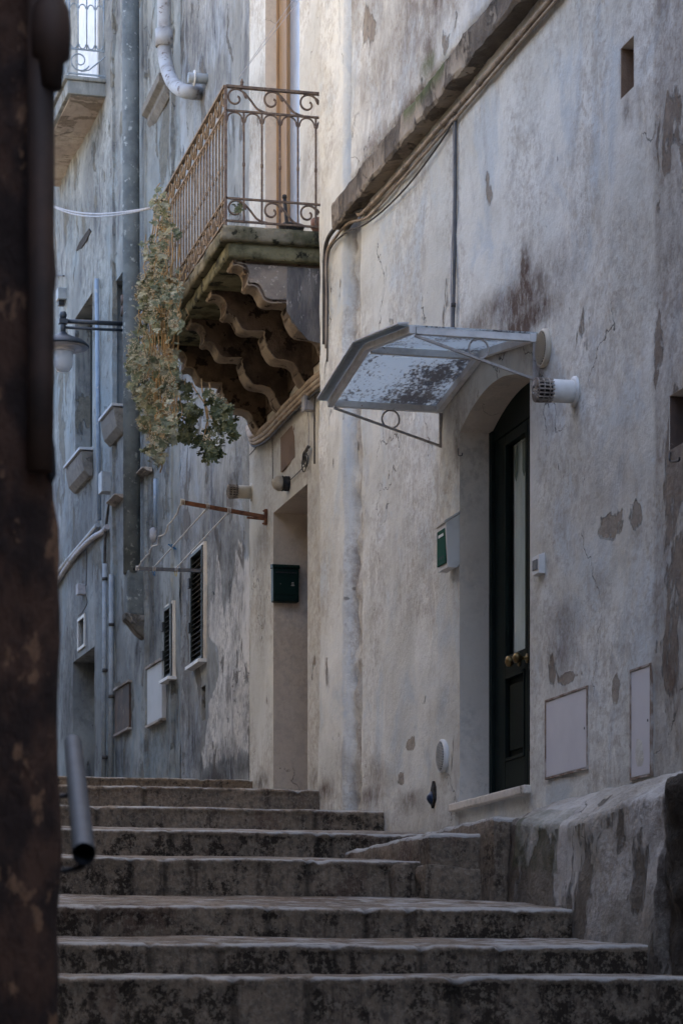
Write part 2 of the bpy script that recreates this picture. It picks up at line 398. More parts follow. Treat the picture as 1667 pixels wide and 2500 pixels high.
M['mirrorglass'] = simple('blue_grey_sky_lit_glass', (.25,.28,.33), (.20,.23,.28), 1.5, .15, 0, spec=.8)
def frosted():
    t = NT('frosted_lamp_glass'); d = t.new('ShaderNodeBsdfTranslucent'); d.inputs[0].default_value = (.8,.82,.84,1)
    e = t.new('ShaderNodeBsdfPrincipled'); e.inputs['Base Color'].default_value = (.62,.65,.68,1); e.inputs['Roughness'].default_value = .25
    x = t.new('ShaderNodeMixShader'); x.inputs[0].default_value = .5
    t.link(d.outputs[0], x.inputs[1]); t.link(e.outputs[0], x.inputs[2]); t.link(x.outputs[0], t.out.inputs[0]); return t.mat
M['frosted'] = frosted()

# ------------------------------------------------------------------ walls
def fb(x, y, z, o=4): return noise.fractal(Vector((x,y,z)), .6, 2.1, o)
def lines(lo, hi, flo, fhi, fine, coarse, extra):
    a = [lo]; x = lo
    while x < hi-1e-6:
        st = fine if flo-1e-6 <= x < fhi else coarse
        if x < flo < x+st: x = flo
        else: x += st
        a.append(min(x, hi))
    a = [v for v in a if all(abs(v-e) > fine*.45 for e in extra)] + [e for e in extra if lo <= e <= hi]
    return sorted(set(round(v, 5) for v in a))

def wall(name, fr, s0, s1, z0, z1, fs, fz, mat, parent, opens=(), blobs=(), amp=.012, fine=.05, base=None, extra_s=(), extra_z=(), core=4.0, revmat=None, mfn=None):
    """opens: (sa, sb, za, zb, rise, depth); blobs: (s, z, rs, rz, channel, value)"""
    es = list(extra_s); ez = list(extra_z)
    for o in opens: es += [o[0], o[1]]; ez += [o[2], o[3]+o[4]]
    S = lines(s0, s1, fs[0], fs[1], fine, .9, es); Z = lines(z0, z1, fz[0], fz[1], fine, .9, ez)
    mb = MB(fr); cols = []; idx = {}
    def inside(s, z):
        return any(o[0]-1e-6 < s < o[1]+1e-6 and o[2]-1e-6 < z < o[3]+o[4]+1e-6 for o in opens)
    for i, s in enumerate(S):
        for j, z in enumerate(Z):
            d = 9
            for o in opens:
                dx = max(o[0]-s, 0, s-o[1]); dz = max(o[2]-z, 0, z-o[3]-o[4]); d = min(d, math.hypot(dx, dz))
            k = min(1, d/.15)
            off = fb(s*1.1, 3.3, z*.9)*amp*1.3 + fb(s*5, 7, z*4)*amp*.45
            off = off*k + (base(s, z) if base else 0)
            idx[i,j] = len(mb.v); mb.v.append((s, off, z))
            c = [0,0,0]
            for b in blobs:
                q = math.hypot((s-b[0])/b[2], (z-b[1])/b[3])
                if q < 1:
                    w = 1-q*q*(3-2*q); c[b[4]] = max(c[b[4]], b[5]*w)
            if mfn: mfn(s, z, c)
            cols.append(c)
    for i in range(len(S)-1):
        for j in range(len(Z)-1):
            if inside((S[i]+S[i+1])/2, (Z[j]+Z[j+1])/2): continue
            mb.f.append((idx[i,j], idx[i,j+1], idx[i+1,j+1], idx[i+1,j])); mb.sm.append(True)
    # arch spandrels
    def arch(o, n=14):
        sa, sb, za, zb, rise, dep = o
        return [(sa+(sb-sa)*k/n, zb+rise*(1-(2*k/n-1)**2)) for k in range(n+1)]
    for o in opens:
        if o[4] > 0:
            pts = arch(o); zt = o[3]+o[4]
            b0 = base(o[0], zt) if base else 0
            for k in range(len(pts)-1):
                (a, b), (c, d) = pts[k], pts[k+1]
                mb.add([(a,b0,b),(c,b0,d),(c,b0,zt),(a,b0,zt)], [(0,1,2,3)])
    # body of the house behind the face, so that no light leaks in
    y1 = -.75
    mb.add([(s0,0,z1),(s1,0,z1),(s1,-core,z1),(s0,-core,z1),(s0,0,z0),(s1,0,z0),(s1,-core,z0),(s0,-core,z0)],
           [(0,1,2,3),(0,3,7,4),(1,5,6,2),(2,6,7,3)])
    mb.box((s0+.02,y1,z0),(s1-.02,y1-.1,z1-.02))
    cols += [[0,0,0]]*(len(mb.v)-len(cols))
    w = mb.build('wall', mat, parent, fixn=False, cols=cols)
    for o in opens:
        rv = MB(fr)
        sa, sb, za, zb, rise, dep = o; bb = (base(sa, za) if base else 0)
        rv.add([(sa,bb,za),(sa,-dep,za),(sa,-dep,zb),(sa,bb,zb)], [(0,1,2,3)])
        rv.add([(sb,bb,za),(sb,-dep,za),(sb,-dep,zb),(sb,bb,zb)], [(0,1,2,3)])
        rv.add([(sa,bb,za),(sb,bb,za),(sb,-dep,za),(sa,-dep,za)], [(0,1,2,3)])
        pts = arch(o) if rise > 0 else [(sa,zb),(sb,zb)]
        for k in range(len(pts)-1):
            (a,b),(c,d) = pts[k], pts[k+1]
            rv.add([(a,bb,b),(c,bb,d),(c,-dep,d),(a,-dep,b)], [(0,1,2,3)], True)
        rv.build('reveal', revmat or mat, parent, fixn=False)
    return w

def B(fr, ux, uy, wx, wy, ch, val):
    """blob from photo-view coordinates (1568 wide) on a wall plane"""
    px, py = ux*KX, uy*KY
    s, z = fr.hit(px, py); s2, _ = fr.hit(px+wx*KX/2, py); s1_, _ = fr.hit(px-wx*KX/2, py)
    _, z2 = fr.hit(px, py-wy*KY/2)
    return (s, z, max(.03, abs(s2-s1_)/2), max(.03, abs(z2-z)), ch, val)
def hu(fr, ux, uy, off=0.0): return fr.hit(ux*KX, uy*KY, off)
def au(fr, ux, uy, off=0.0): return fr.at(ux*KX, uy*KY, off)

# --- near white house
houseA = thing('house', 'long white limewashed house on the right with a dark green glazed door', 'house', FA, (13, 0, 0))
slotA = hu(FA, 1455, 160); slotB = hu(FA, 1424, 200)
nz0 = hu(FA, 1536, 1035)[1]; nz1 = hu(FA, 1536, 910)[1]; ns1 = hu(FA, 1536, 970)[0]
sl_z1 = hu(FA, 1424, 112)[1]; sl_z0 = hu(FA, 1424, 228)[1]
DOOR = (13.63, 15.01, 1.165, 3.42, .14, .21)
opensA = [DOOR, (slotA[0], slotB[0], sl_z0, sl_z1, 0, .16), (ns1-.5, ns1, nz0, nz1, 0, .25)]
SA, SBb, SE = 17.50, 17.82, 18.55
def baseA(s, z):
    o = 0.0
    if z > 5.62 and s < SA+.001: o += .07
    if SA-.001 < s < SBb-.02: o -= .05 - fb(s*9, 1, z*7)*.035
    if s >= SBb-.001: o += .038
    if s < 11.5: o += .0
    return o
blA = []
for a in [(1200,690,330,230,0,.75),(1200,745,260,110,0,1.25),(1206,640,36,190,0,1.3),(1190,700,210,230,0,1.0),(1120,720,230,120,0,.75),(1205,590,30,110,0,1.1),(1260,690,120,150,0,.6),
          (1240,840,60,200,0,.55),(1325,925,25,120,0,.6),(1290,1480,110,330,0,.55),(1270,1540,60,180,1,.6),
          (1440,150,60,260,0,.35),(1440,250,40,120,0,.6),(1560,650,160,500,0,.40),(1545,700,90,400,1,.35),
          (1540,1560,90,620,0,.65),(1540,1500,80,500,1,.55),(1415,1590,30,130,1,1.0),(1400,1100,220,300,0,.25),
          (1400,1200,160,150,1,.30),(1470,1180,70,160,1,.55),(1040,880,60,240,0,.45),(1050,1010,30,200,0,.6),
          (870,1780,70,120,0,.6),(850,1830,120,90,0,.75),(940,1840,120,70,0,.7),(940,1710,45,60,1,1.1),(920,1790,30,60,1,.9),
          (812,1750,26,200,0,.6),(760,1820,60,70,0,.9),(1130,1850,120,40,0,.5),
          (1090,500,200,260,1,.18),(1120,420,120,260,1,.25),(1530,380,60,120,1,.7),(1440,1780,200,60,0,.4),
          (900,600,200,300,2,.0),(1310,1560,110,40,1,.8),(1290,1780,130,40,0,.55),(1200,610,20,90,1,1.2)]:
    blA.append(B(FA, *a))
# the upper wall over the ledge is mottled grey
for a in [(900,150,180,300,0,.42),(960,260,240,120,0,.75),(1010,150,70,100,2,.8),(880,330,120,120,0,.6),(860,60,90,200,1,.5),
          (812,200,26,520,0,.9),(812,620,26,500,0,.55),(815,1000,24,600,0,.35),(775,300,40,300,1,.25)]:
    blA.append(B(FA, *a))
s_e = hu(FA, 1502, 1500)[0]
def mfA(s, z, c):
    if SA+.04 < s < SBb-.03: c[1] = max(c[1], .62+fb(s*2,1,z*.8)*.45) if z > 5.6 else .0; c[0] = max(0, (.45 if z > 5.6 else .30)+.45*fb(s*4,2,z*1.5))
    if s > SBb: c[1] = max(c[1], .25*fb(s*3,4,z))
    if s < s_e+fb(1,z*2,3)*.05: c[1] = max(c[1], .32+.25*fb(s*2,8,z)); c[0] = max(c[0], .38)
    if z > 5.62 and s < SA: c[0] = max(c[0], .22+.5*fb(s*1.2,5,z*1.2)); c[1] = max(c[1], .12)
    if z < 1.3 and s > 15: c[0] = max(c[0], (1.5-z)*.45)
wall('wall', FA, -9, SE, -3, 12.5, (10.4, SE), (-.3, 7.2), M['white'], houseA, opensA, blA, .013, .055, baseA, (SA, SA+.02, SBb-.02, SBb), (5.60, 5.62), revmat=M['reveal'], mfn=mfA)
# niche and slot backs
MB(FA).box((slotA[0]-.05,-.16,sl_z0-.05),(slotB[0]+.05,-.2,sl_z1+.05)).build('niche_back', M['rough'], houseA)
MB(FA).box((ns1-.6,-.24,nz0-.1),(ns1+.05,-.28,nz1+.1)).build('niche_back', M['rustpanel'], houseA)
for a, b in (((ns1-.012,-.24,nz0+.002),(ns1-.001,-.004,nz1-.002)),):
    MB(FA).box(a, b).build('niche_lining', M['rustpanel'], houseA)
MB(FA).box((slotB[0]-.012,-.155,sl_z0+.002),(slotB[0]-.001,-.004,sl_z1-.002)).build('slot_shade_sheet', M['brownpatch'], houseA)  # brown sheet added over the lit far jamb, deepening the slot's shade
# stone ledge (string course)
mb = MB(FA); cols = []
prof = [(0,5.46),(.115,5.45),(.125,5.47),(.125,5.61),(.115,5.635),(.07,5.66)]
ss = [6+.0]; 
while ss[-1] < SBb: ss.append(min(SBb, ss[-1]+.06))
for s in ss:
    for k, (o, z) in enumerate(prof):
        n1 = fb(s*3, k*.7, 1)*.012 + fb(s*11, k, 5)*.006
        mb.v.append((s, o+(n1 if k else 0), z+n1*.8)); cols.append([(.55 if k > 2 else .15)+.6*fb(s*2,k,9), .2, .9 if 14.9 < s < 15.9 and k > 2 else 0])
n = len(prof)
for i in range(len(ss)-1):
    for k in range(n-1): mb.f.append((i*n+k, (i+1)*n+k, (i+1)*n+k+1, i*n+k+1)); mb.sm.append(False)
mb.f.append(tuple(len(mb.v)-n+k for k in range(n))); mb.sm.append(False)
mb.build('string_course', M['trim'], houseA, fixn=True, cols=cols)

# main door
sa, sb, za, zb, rise, dep = DOOR
mid = (sa+sb)/2; yd = -.2
mb = MB(FA)
mb.box((sa,yd-.06,za),(sa+.06,yd+.015,zb)); mb.box((sb-.06,yd-.06,za),(sb,yd+.015,zb))
arc = [(sa+(sb-sa)*k/14, zb+rise*(1-(2*k/14-1)**2)) for k in range(15)]
mb.prism([(sa,3.36),(sb,3.36)]+[p for p in reversed(arc)], 1, yd-.05, yd-.002)
door = mb.build('door', M['greenpaint'], houseA)
def leaf(a, b):
    m = MB(FA); g0, g1 = a+.035, b-.205
    if a < mid-.1: g0, g1 = a+.205, b-.035
    y0, y1 = yd-.055, yd-.005
    m.box((a,y0,za+.01),(g0,y1,3.355)); m.box((g1,y0,za+.01),(b,y1,3.355))
    m.box((g0,y0,3.29),(g1,y1,3.355)); m.box((g0,y0,1.91),(g1,y1,2.03)); m.box((g0,y0,za+.01),(g1,y1,1.40))
    m.box((g0,y0,1.40),(g1,y0+.02,1.91))
    m.box((g0+.05,y0+.015,1.46),(g1-.05,y1-.012,1.85))
    for q in ((g0,g0+.02),(g1-.02,g1)): m.box((q[0],y1-.02,1.40),(q[1],y1+.008,1.91))
    m.box((g0+.02,y1-.02,1.89),(g1-.02,y1+.008,1.91)); m.box((g0+.02,y1-.02,1.40),(g1-.02,y1+.008,1.42))
    o = m.build('door_leaf', M['greenpaint'], door, bevel=.004)
    MB(FA).box((g0,yd-.035,2.03),(g1,yd-.03,3.29)).build('glass_pane', M['glass'], door)
    cv = MB(FA); N = 60
    vs = []; fsx = []
    for k in range(N+1):
        s = g0+(g1-g0)*k/N; yy = yd-.060+.012*math.sin(s*95)+.006*math.sin(s*41)
        vs += [(s,yy,2.0),(s,yy,3.32)]
    for k in range(N): fsx.append((2*k,2*k+2,2*k+3,2*k+1))
    cv.add(vs, fsx, True); cv.build('curtain', M['curtain'], door)
    tie = MB(FA)
    for c in (g0+.13, g1-.10):
        tie.prism([(c-.03,3.27),(c+.035,3.27),(c+.03,3.10),(c,3.06),(c-.03,3.11)], 1, yd-.043, yd-.040)
    tie.build('curtain_tie', M['curtaindark'], door)
leaf(mid+.004, sb-.062); leaf(sa+.062, mid-.004)
for c in (14.46, 14.31):
    MB(FA).lathe((c,yd-.005,1.965),(0,1,0),[(.028,0),(.030,.006),(.012,.01),(.010,.035),(.026,.045),(.033,.06),(.030,.078),(.012,.088)],18).build('knob', M['brass'], door)
MB(FA).box((sa+.01,-.7,za-.02),(sb-.01,-.35,3.9)).build('room_behind', M['room'], door)
# door step slab
mb = MB(FA); mb.box((sa-.02,-.23,za-.045),(sb+.10,.045,za+.004)); mb.build('doorstep', M['reveal'], houseA, bevel=.008)

# meter covers in the wall
def panel(fr, quad, mat, frame_mat, parent, name='meter_cover', dep=.012, fw=.012, label=None):
    (x0,y0),(x1,y1),(y2) = quad
    s_far, zt = fr.hit(x0,y0); s_near, _ = fr.hit(x1,y1); _, zbm = fr.hit(x0,y2)
    m = MB(fr); m.box((s_near,-.02,zbm),(s_far,dep,zt)); o = m.build(name, mat, parent, bevel=.003)
    f = MB(fr)
    f.box((s_near-fw,-.02,zbm-fw),(s_near-.002,dep+.004,zt+fw)); f.box((s_far+.002,-.02,zbm-fw),(s_far+fw,dep+.004,zt+fw))
    f.box((s_near-.0015,-.02,zt+.002),(s_far+.0015,dep+.004,zt+fw)); f.box((s_near-.0015,-.02,zbm-fw),(s_far+.0015,dep+.004,zbm-.002))
    f.build('panel_frame', frame_mat, o)
    k = MB(fr); k.lathe((s_near+.035,dep-.002,(zt+zbm)/2),(0,1,0),[(.007,0),(.007,.004),(.003,.0045)],10); k.build('lock', M['grey_metal'], o)
    if label: o['label'] = label
    return (s_near, s_far, zbm, zt)
M['rustline'] = simple('dirty_rust_line', (.20,.14,.10), (.42,.38,.34), 10, .9)
panel(FA, ((1337.7,1715.3),(1437.3,1680),1899), M['panelwhite'], M['rustline'], houseA, label='large white meter cover beside the green door')
panel(FA, ((1546,1642),(1593,1623),1900), M['panelwhite'], M['rustline'], houseA, label='narrow white meter cover by the rough plaster')
# --- middle cream house with balcony door
houseB = thing('house', 'cream house in the middle whose deep door recess holds a green letterbox', 'house', FB, (20.5, 0, 1.6))
DB = (20.2, 21.5, 1.45, 4.12, 0, .33)
bd_n = FB.hit(731, 500)[0]; bd_f = FB.hit(648, 500)[0]
opB = [DB, (bd_n, bd_f, 5.80, 10.3, 0, .11)]
blB = [B(FB, *a) for a in [(600,1400,40,300,0,.3),(600,1250,60,200,0,.42),(600,1800,60,90,0,.8),(720,1790,40,120,0,.45),(600,1620,50,160,1,.2),
       (600,250,90,300,0,.45),(560,350,120,320,0,.5),(700,380,30,200,0,.3),(650,900,120,100,1,.25),(600,1050,40,120,0,.35)]]
wall('wall', FB, SE, 22.5, -1, 13, (SE, 22.5), (1.2, 9.0), M['cream'], houseB, opB, blB, .01, .055, revmat=M['reveal'])
# letterbox-recess door leaf
mb = MB(FB); mb.box((20.2,-.36,1.4),(21.5,-.325,4.2)); dB = mb.build('door', M['rustpanel'], houseB)
MB(FB).box((20.3,-.325,2.6),(20.36,-.29,2.7)).build('handle', M['brass'], dB)
# brown patch: shallow sinking of bare render
s1, z1 = hu(FB, 646, 1005); s0, _ = hu(FB, 678, 970); _, z0 = hu(FB, 646, 1085)
mb = MB(FB); mb.prism([(s0,z0+.02),(s1,z0),(s1+.01,z1),(s0+.1,z1+.01),(s0,z1)], 1, -.02, .006); mb.build('bare_patch', M['brownpatch'], houseB)
# balcony door
mb = MB(FB); y0 = -.11
s_w = FB.hit(677, 400, y0)[0]; s_g = FB.hit(698, 400, y0)[0]
mb.box((s_w,y0-.05,5.8),(s_w+.30,y0,10.3)); mb.box((s_w-.05,y0-.04,5.8),(s_w-.005,y0+.015,10.3)); mb.box((s_g,y0-.05,5.8),(s_w-.055,y0-.004,10.3))
mb.box((bd_n-.1,y0-.05,9.95),(s_g-.005,y0-.006,10.3)); mb.box((bd_n-.1,y0-.05,5.8),(s_g-.005,y0-.006,5.92)); mb.box((bd_n-.1,y0-.05,5.925),(bd_n+.03,y0-.006,9.945))
bdoor = mb.build('balcony_door', M['wood'], houseB, bevel=.004)
MB(FB).box((bd_n+.03,y0-.04,5.92),(s_g-.005,y0-.035,9.95)).build('glass_pane', M['mirrorglass'], bdoor)

# --- grey streaked house with shutters
houseC = thing('house', 'grey streaked house with two dark louvred shutters and a washing bar', 'house', FC, (24.5, 0, 2))
s1n, z1t = FC.hit(503, 1330); s1f, _ = FC.hit(474, 1400); _, z1b = FC.hit(503, 1609)
s2n, z2t = FD.hit(427, 1474); s2f, _ = FD.hit(409, 1500); _, z2b = FD.hit(427, 1652)
w3n, w3t = FC.hit(502, 1672); w3f, _ = FC.hit(492, 1680); _, w3b = FC.hit(502, 1756)
opC = [(s1n,s1f,z1b,z1t,0,.10), (w3n,w3f,w3b,w3t,0,.12)]
blC = [B(FC, *a) for a in [(440,1300,60,500,0,.35),(430,1560,60,300,0,.55),(520,1740,120,130,0,.85),(500,1790,150,90,0,1.0),(450,1700,60,260,0,.6),
       (530,1280,60,200,0,.6),(500,1200,60,300,0,.5),(410,1620,40,400,0,.5),(430,1150,40,300,1,.4),(540,1100,50,200,0,.35),(560,1760,50,60,0,.8),
       (520,1350,50,120,0,.5),(440,1420,40,200,1,.4)]]
FARS = 26.8
sw_ = FC.hit(500, 1400)[0]
def mfC(s, z, c):
    k = (sw_+fb(z*1.1,2,5)*.5-s)/.35
    top = 4.35+fb(s*2,6,1)*.5-(s-22.5)*.15
    g = max(0, min(1, k))*max(0, min(1, (top-z)/.35+.2))*max(0, min(1, (z-2.15)/.3))
    c[2] = max(c[2], 1.15*g, max(0,min(1,(23.6-s)/1.0))*.75)
    if c[2] > .5: c[0] *= .6
wall('wall', FC, 22.5, FARS, -1, 14, (22.5, FARS), (1.6, 12.5), M['streaky'], houseC, opC, blC, .014, .065, mfn=mfC)
def shutter(fr, a, b, z0, z1, parent, cream=True):
    m = MB(fr); DA = -.01; DB_ = .045
    t = .035
    m.box((a,DA,z0),(a+t,DB_,z1)); m.box((b-t,DA,z0),(b,DB_,z1)); m.box((a+t,DA,z1-t),(b-t,DB_,z1)); m.box((a+t,DA,z0),(b-t,DB_,z0+t))
    f = m.build('shutter', M['slat'], parent, bevel=.003)
    k = MB(fr); z = z0+t+.02
    while z < z1-t-.02:
        k.prism([(-.005,z+.016),(.034,z-.014),(.038,z-.010),(-.001,z+.022)], 0, a+t, b-t); z += .052
    k.build('slats', M['slat'], f)
    g = MB(fr); g.box((a-.035,-.012,z0),(a-.002,.03,z1+.03)); g.box((a,-.012,z1+.002),(b,.03,z1+.03)); g.build('frame', M['creampaint'], f)
    s = MB(fr); s.box((a-.05,-.08,z0-.035),(b+.03,.09,z0-.002)); s.build('sill', M['whitemetal'], f)
    for q in (.35,.75):
        h = MB(fr); h.box((b-.02,.0,z0+(z1-z0)*q-.05),(b+.06,.06,z0+(z1-z0)*q+.05)); h.build('hinge', M['black'], f)
    return f
shutter(FC, s1n, s1f, z1b, z1t, houseC); 
MB(FC).box((w3n,-.12,w3b),(w3f,-.08,w3t)).build('small_window', M['room'], houseC)
# cream frame standing open beside the smaller shutter
panel(FC, ((368,1635),(403,1616),1772), M['panelgrey'], M['rustline'], houseC, dep=.03, label='pale grey meter cover low on the streaked house') if False else None

# --- far blue-grey house
houseD = thing('house', 'blue grey weathered house at the far left with windows and an upper balcony', 'house', FD, (4, 0, 2.5))
w1n, w1t = FD.hit(225.5, 713); w1f, _ = FD.hit(183.8, 800); _, w1b = FD.hit(225.5, 1088)
w2n, _ = FD.hit(312, 700); w2f, w2t = FD.hit(278, 694); _, w2b = FD.hit(278, 1045)
dn, dt = FD.hit(231, 1578); df, _ = FD.hit(178, 1600); 
wsn, wst = FD.hit(208, 1506); wsf, _ = FD.hit(193, 1515); _, wsb = FD.hit(208, 1580)
_, wsb = FD.hit(193, 1584)
opD = [(s2n,s2f,z2b,z2t,0,.10), (w1n,w1f,w1b,w1t,0,.20), (w2n,w2f,w2b,w2t,0,.22), (dn,df,1.5,dt,0,.30), (wsn,wsf,wsb,wst,0,.1)]
blD = [B(FD, *a) for a in [(180,1200,80,400,0,.35),(160,1600,80,500,0,.5),(250,1500,70,500,0,.4),(200,1650,60,400,0,.6),(350,1500,60,500,0,.5),
       (220,330,60,200,0,.6),(175,560,50,40,0,.3),(270,700,50,200,1,.5),(150,900,60,500,1,.35),(380,250,90,200,0,.3),(370,350,60,300,1,.3),
       (140,450,60,400,0,.3),(230,1250,70,300,1,.45),(340,1200,60,400,0,.5),(280,1760,80,100,0,.6),(380,1600,40,400,0,.5)]]
wall('wall', FD, 0, 15, -1, 18, (0, 12), (1.6, 15.5), M['farwall'], houseD, opD, blD, .02, .085, revmat=M['farwall'])
MB(FD).box((w1n-.02,-.24,w1b-.1),(w1f+.02,-.2,w1t+.1)).build('window_pane', M['slat'], houseD)
MB(FD).box((w2n-.02,-.26,w2b-.1),(w2f+.02,-.22,w2t+.1)).build('window_pane', M['mirrorglass'], houseD)
mb = MB(FD); mb.box((dn-.05,-.36,1.4),(df+.05,-.305,dt+.1)); mb.build('door', M['room'], houseD)
mb = MB(FD); a=.035
mb.box((wsn-a,-.02,wsb-a),(wsn,.02,wst+a)); mb.box((wsf,-.02,wsb-a),(wsf+a,.02,wst+a)); mb.box((wsn+.001,-.02,wst),(wsf-.001,.02,wst+a)); mb.box((wsn+.001,-.02,wsb-a),(wsf-.001,.02,wsb))
wf = mb.build('window_frame', M['windowwhite'], houseD)
MB(FD).box((wsn,-.1,wsb),(wsf,-.06,wst)).build('window_pane', M['mirrorglass'], wf)
shutter(FD, s2n, s2f, z2b, z2t, houseD)
# sills
def sill(fr, near, far, drop, out, parent, mat=M['rough'], label=None, cap=True):
    (sn, zn) = fr.hit(*near); (sf, _) = fr.hit(*far)
    m = MB(fr)
    m.prism([(0,zn-.05),(out,zn-.05),(out-.01,zn-drop*.45),(out*.75,zn-drop*.8),(out*.3,zn-drop),(0,zn-drop)], 0, sn, sf)
    o = m.build('sill', mat, parent, bevel=.01)
    if cap:
        k = MB(fr); k.box((sn-.02,-.02,zn-.035),(sf+.02,out+.025,zn-.005)); k.build('sill_slab', M['panelgrey'], o)
    if label: o['label'] = label
    return o
sill(FD, (227, 1092), (188, 1130), .36, .15, houseD, M['darkstone'])
sill(FD, (308, 985), (276, 1020), .34, .15, houseD, M['darkstone'])
sill(FC, (FC.hit(0,0) and 420, 1080), (386, 1120), .0, .0, houseC) if False else None
# upper sill brackets on grey house
def ledge(fr, near, far, h, out, parent, mat):
    (sn, zn) = fr.hit(*near); (sf, _) = fr.hit(*far)
    m = MB(fr); m.prism([(0,zn),(out,zn),(out,zn-h*.35),(out*.6,zn-h*.5),(out*.6,zn-h*.7),(out*.25,zn-h),(0,zn-h)], 0, sn, sf)
    return m.build('sill', mat, parent, bevel=.008)
ledge(FC, (421, 178), (378, 240), .26, .15, houseC, M['darkstone'])
ledge(FC, (425, 1035), (380, 1090), .05, .10, houseC, M['rough'])
ledge(FD, (372, 1140), (338, 1178), .05, .12, houseD, M['rough'])
ledge(FD, (304, 1205), (282, 1226), .05, .12, houseD, M['rough'])
# low panels on the far houses
def mini(fr, quad, mat, parent, name, label, dep=.03):
    (x0,y0),(x1,y1),y2 = quad
    sf, zt = fr.hit(x0,y0); sn, _ = fr.hit(x1,y1); _, zb_ = fr.hit(x0,y2)
    m = MB(fr); m.box((sn,-.02,zb_),(sf,dep,zt)); o = m.build(name, mat, parent, bevel=.004)
    f = MB(fr); f.box((sn-.03,-.02,zt+.004),(sf+.03,dep+.02,zt+.03)); f.box((sn-.03,-.02,zb_-.03),(sf+.03,dep+.02,zb_-.004)); f.build('panel_frame', M['rough'], o)
    o['label'] = label
    return o
mini(FD, ((367.8,1636),(403.5,1618),1772), M['panelgrey'], houseD, 'meter_cover', 'pale grey meter cover', .04)
mini(FD, ((286,1689),(321,1669),1794), M['rustpanel'], houseD, 'meter_cover', 'rusty brown meter cover')
# plaster seams: raised vertical quoin strips on the far houses
for ux, wd in ((262, .18), (338, .07), (398, .10)):
    mb = MB(FD); s = hu(FD, ux, 1200)[0]; N = 260; z = 1.6; vs = []
    for k in range(N+1):
        zz = 1.6+13.5*k/N; j = fb(ux, 0, zz*2)*.03; h = .035+fb(zz*3,ux,1)*.012
        vs += [(s-wd/2+j,-.02,zz),(s-wd/2+j+.01,h,zz),(s+wd/2+j-.01,h,zz),(s+wd/2+j,-.02,zz)]
    mb.add(vs, [(4*k+q,4*k+q+1,4*k+q+5,4*k+q+4) for k in range(N) for q in range(3)]); mb.build('quoin_strip', M['farwall'], houseD)

# ------------------------------------------------------------------ opposite side of the street (mostly unseen, houses placed and sized to shape the light)
houseL = thing('house', 'dark brown stone house corner filling the left edge of the picture', 'house', WF, (5, 4, -1))
mb = MB(); N = 120
cols = []
e0 = 3.75
HL = 7.6
zs = [-2.0+k*(6.6/N) for k in range(N+1)]+[HL]; N += 1
for z in zs:
    e = e0 + fb(1, 2, z*1.3)*.010 + fb(5, 2, z*5)*.006 + (-.007 if -.2 < z < .93 else .0)
    for (x, y) in ((5.0, 4.3),(5.0, e+.12),(4.995+fb(3,1,z*4)*.01, e+.06),(5.0, e+.015),(5.012, e+.003),(5.03, e),(5.6, e+.0),(8, e+.10),(13.0, 3.95)):
        mb.v.append((x, y, z))
n = 9
for i in range(N):
    for k in range(n-1): mb.f.append((i*n+k, i*n+k+1, (i+1)*n+k+1, (i+1)*n+k)); mb.sm.append(k > 1)
mb.add([(5,4.3,HL),(5,3.75,HL),(13,3.95,HL),(13,9,HL),(5,9,HL)], [(0,1,2,3,4)])
mb.add([(5,4.3,-2),(5,9,-2),(5,9,HL),(5,4.3,HL),(13,9,-2),(13,9,HL)], [(0,1,2,3),(1,4,5,2)])
mb.build('wall', M['dark'], houseL, fixn=True)
houseO = thing('house', 'unseen tall honey limestone house added across the alley to bounce warm sunlight', 'house', WF, (17.5, 3.95, 0))
mb = MB(); mb.box((17.0,3.96,-2),(21.0,10,11.3)); mb.build('wall', M['warmstone'], houseO)  # out of view, placed and sized to bounce warm sun onto the balcony
mb = MB(); mb.box((16.9,3.86,11.3),(21.1,10.1,11.5)); mb.build('roof', M['warmstone'], houseO)
for q in (17.9, 19.1, 20.3):
    m = MB(); m.box((q-.45,3.90,8.2),(q+.45,3.955,10.2)); o = m.build('shutter', M['slat'], houseO)
houseS = thing('house', 'unseen narrow brown house, kept low to let in sky light, between the dark corner house and the sunlit one', 'house', WF, (14.2, 4, 0))
mb = MB(); mb.box((13.02,3.96,-2),(16.98,10,5.0)); mb.build('wall', M['trim'], houseS)  # out of view, height kept low so sky reaches the white wall
mb = MB(); mb.box((13.0,3.9,5.0),(16.98,10.1,5.15)); mb.build('roof', M['trim'], houseS)
houseP = thing('house', 'unseen pale house further up the alley on the left, sized to shade the lower far walls', 'house', WF, (28, 5, 1))
mb = MB(); mb.box((21.2,4.6,-2),(40,10,8.0)); mb.build('wall', M['farwall'], houseP)  # out of view, raised to shade the lower part of the far walls
mb = MB(); mb.box((21.1,4.5,8.0),(40.1,10.1,8.15)); mb.build('roof', M['trim'], houseP)
houseQ = thing('house', 'unseen house added behind the viewer on the left to keep the near corner dark', 'house', WF, (-4, 6, -1))
mb = MB(); mb.box((-9,5.4,-3),(4.9,10,4.5)); mb.build('wall', M['dark'], houseQ)  # added out of view to keep the near left corner dark
houseR = thing('house', 'unseen house added across the lower alley behind the viewer to block low sky', 'house', WF, (-9, 2, -1))
mb = MB(); mb.box((-12,-.5,-3),(-9.1,10,1.0)); mb.build('wall', M['dark'], houseR)  # added out of view, blocks the low sky behind the viewer

# ------------------------------------------------------------------ ground and steps
g = MB(); g.add([(-3000,-3000,-3.05),(3000,-3000,-3.05),(3000,3000,-3.05),(-3000,3000,-3.05)], [(0,1,2,3)])
struct(g.build('ground', M['soil'], fixn=False), 'bare dusty ground far below the houses', 'ground')
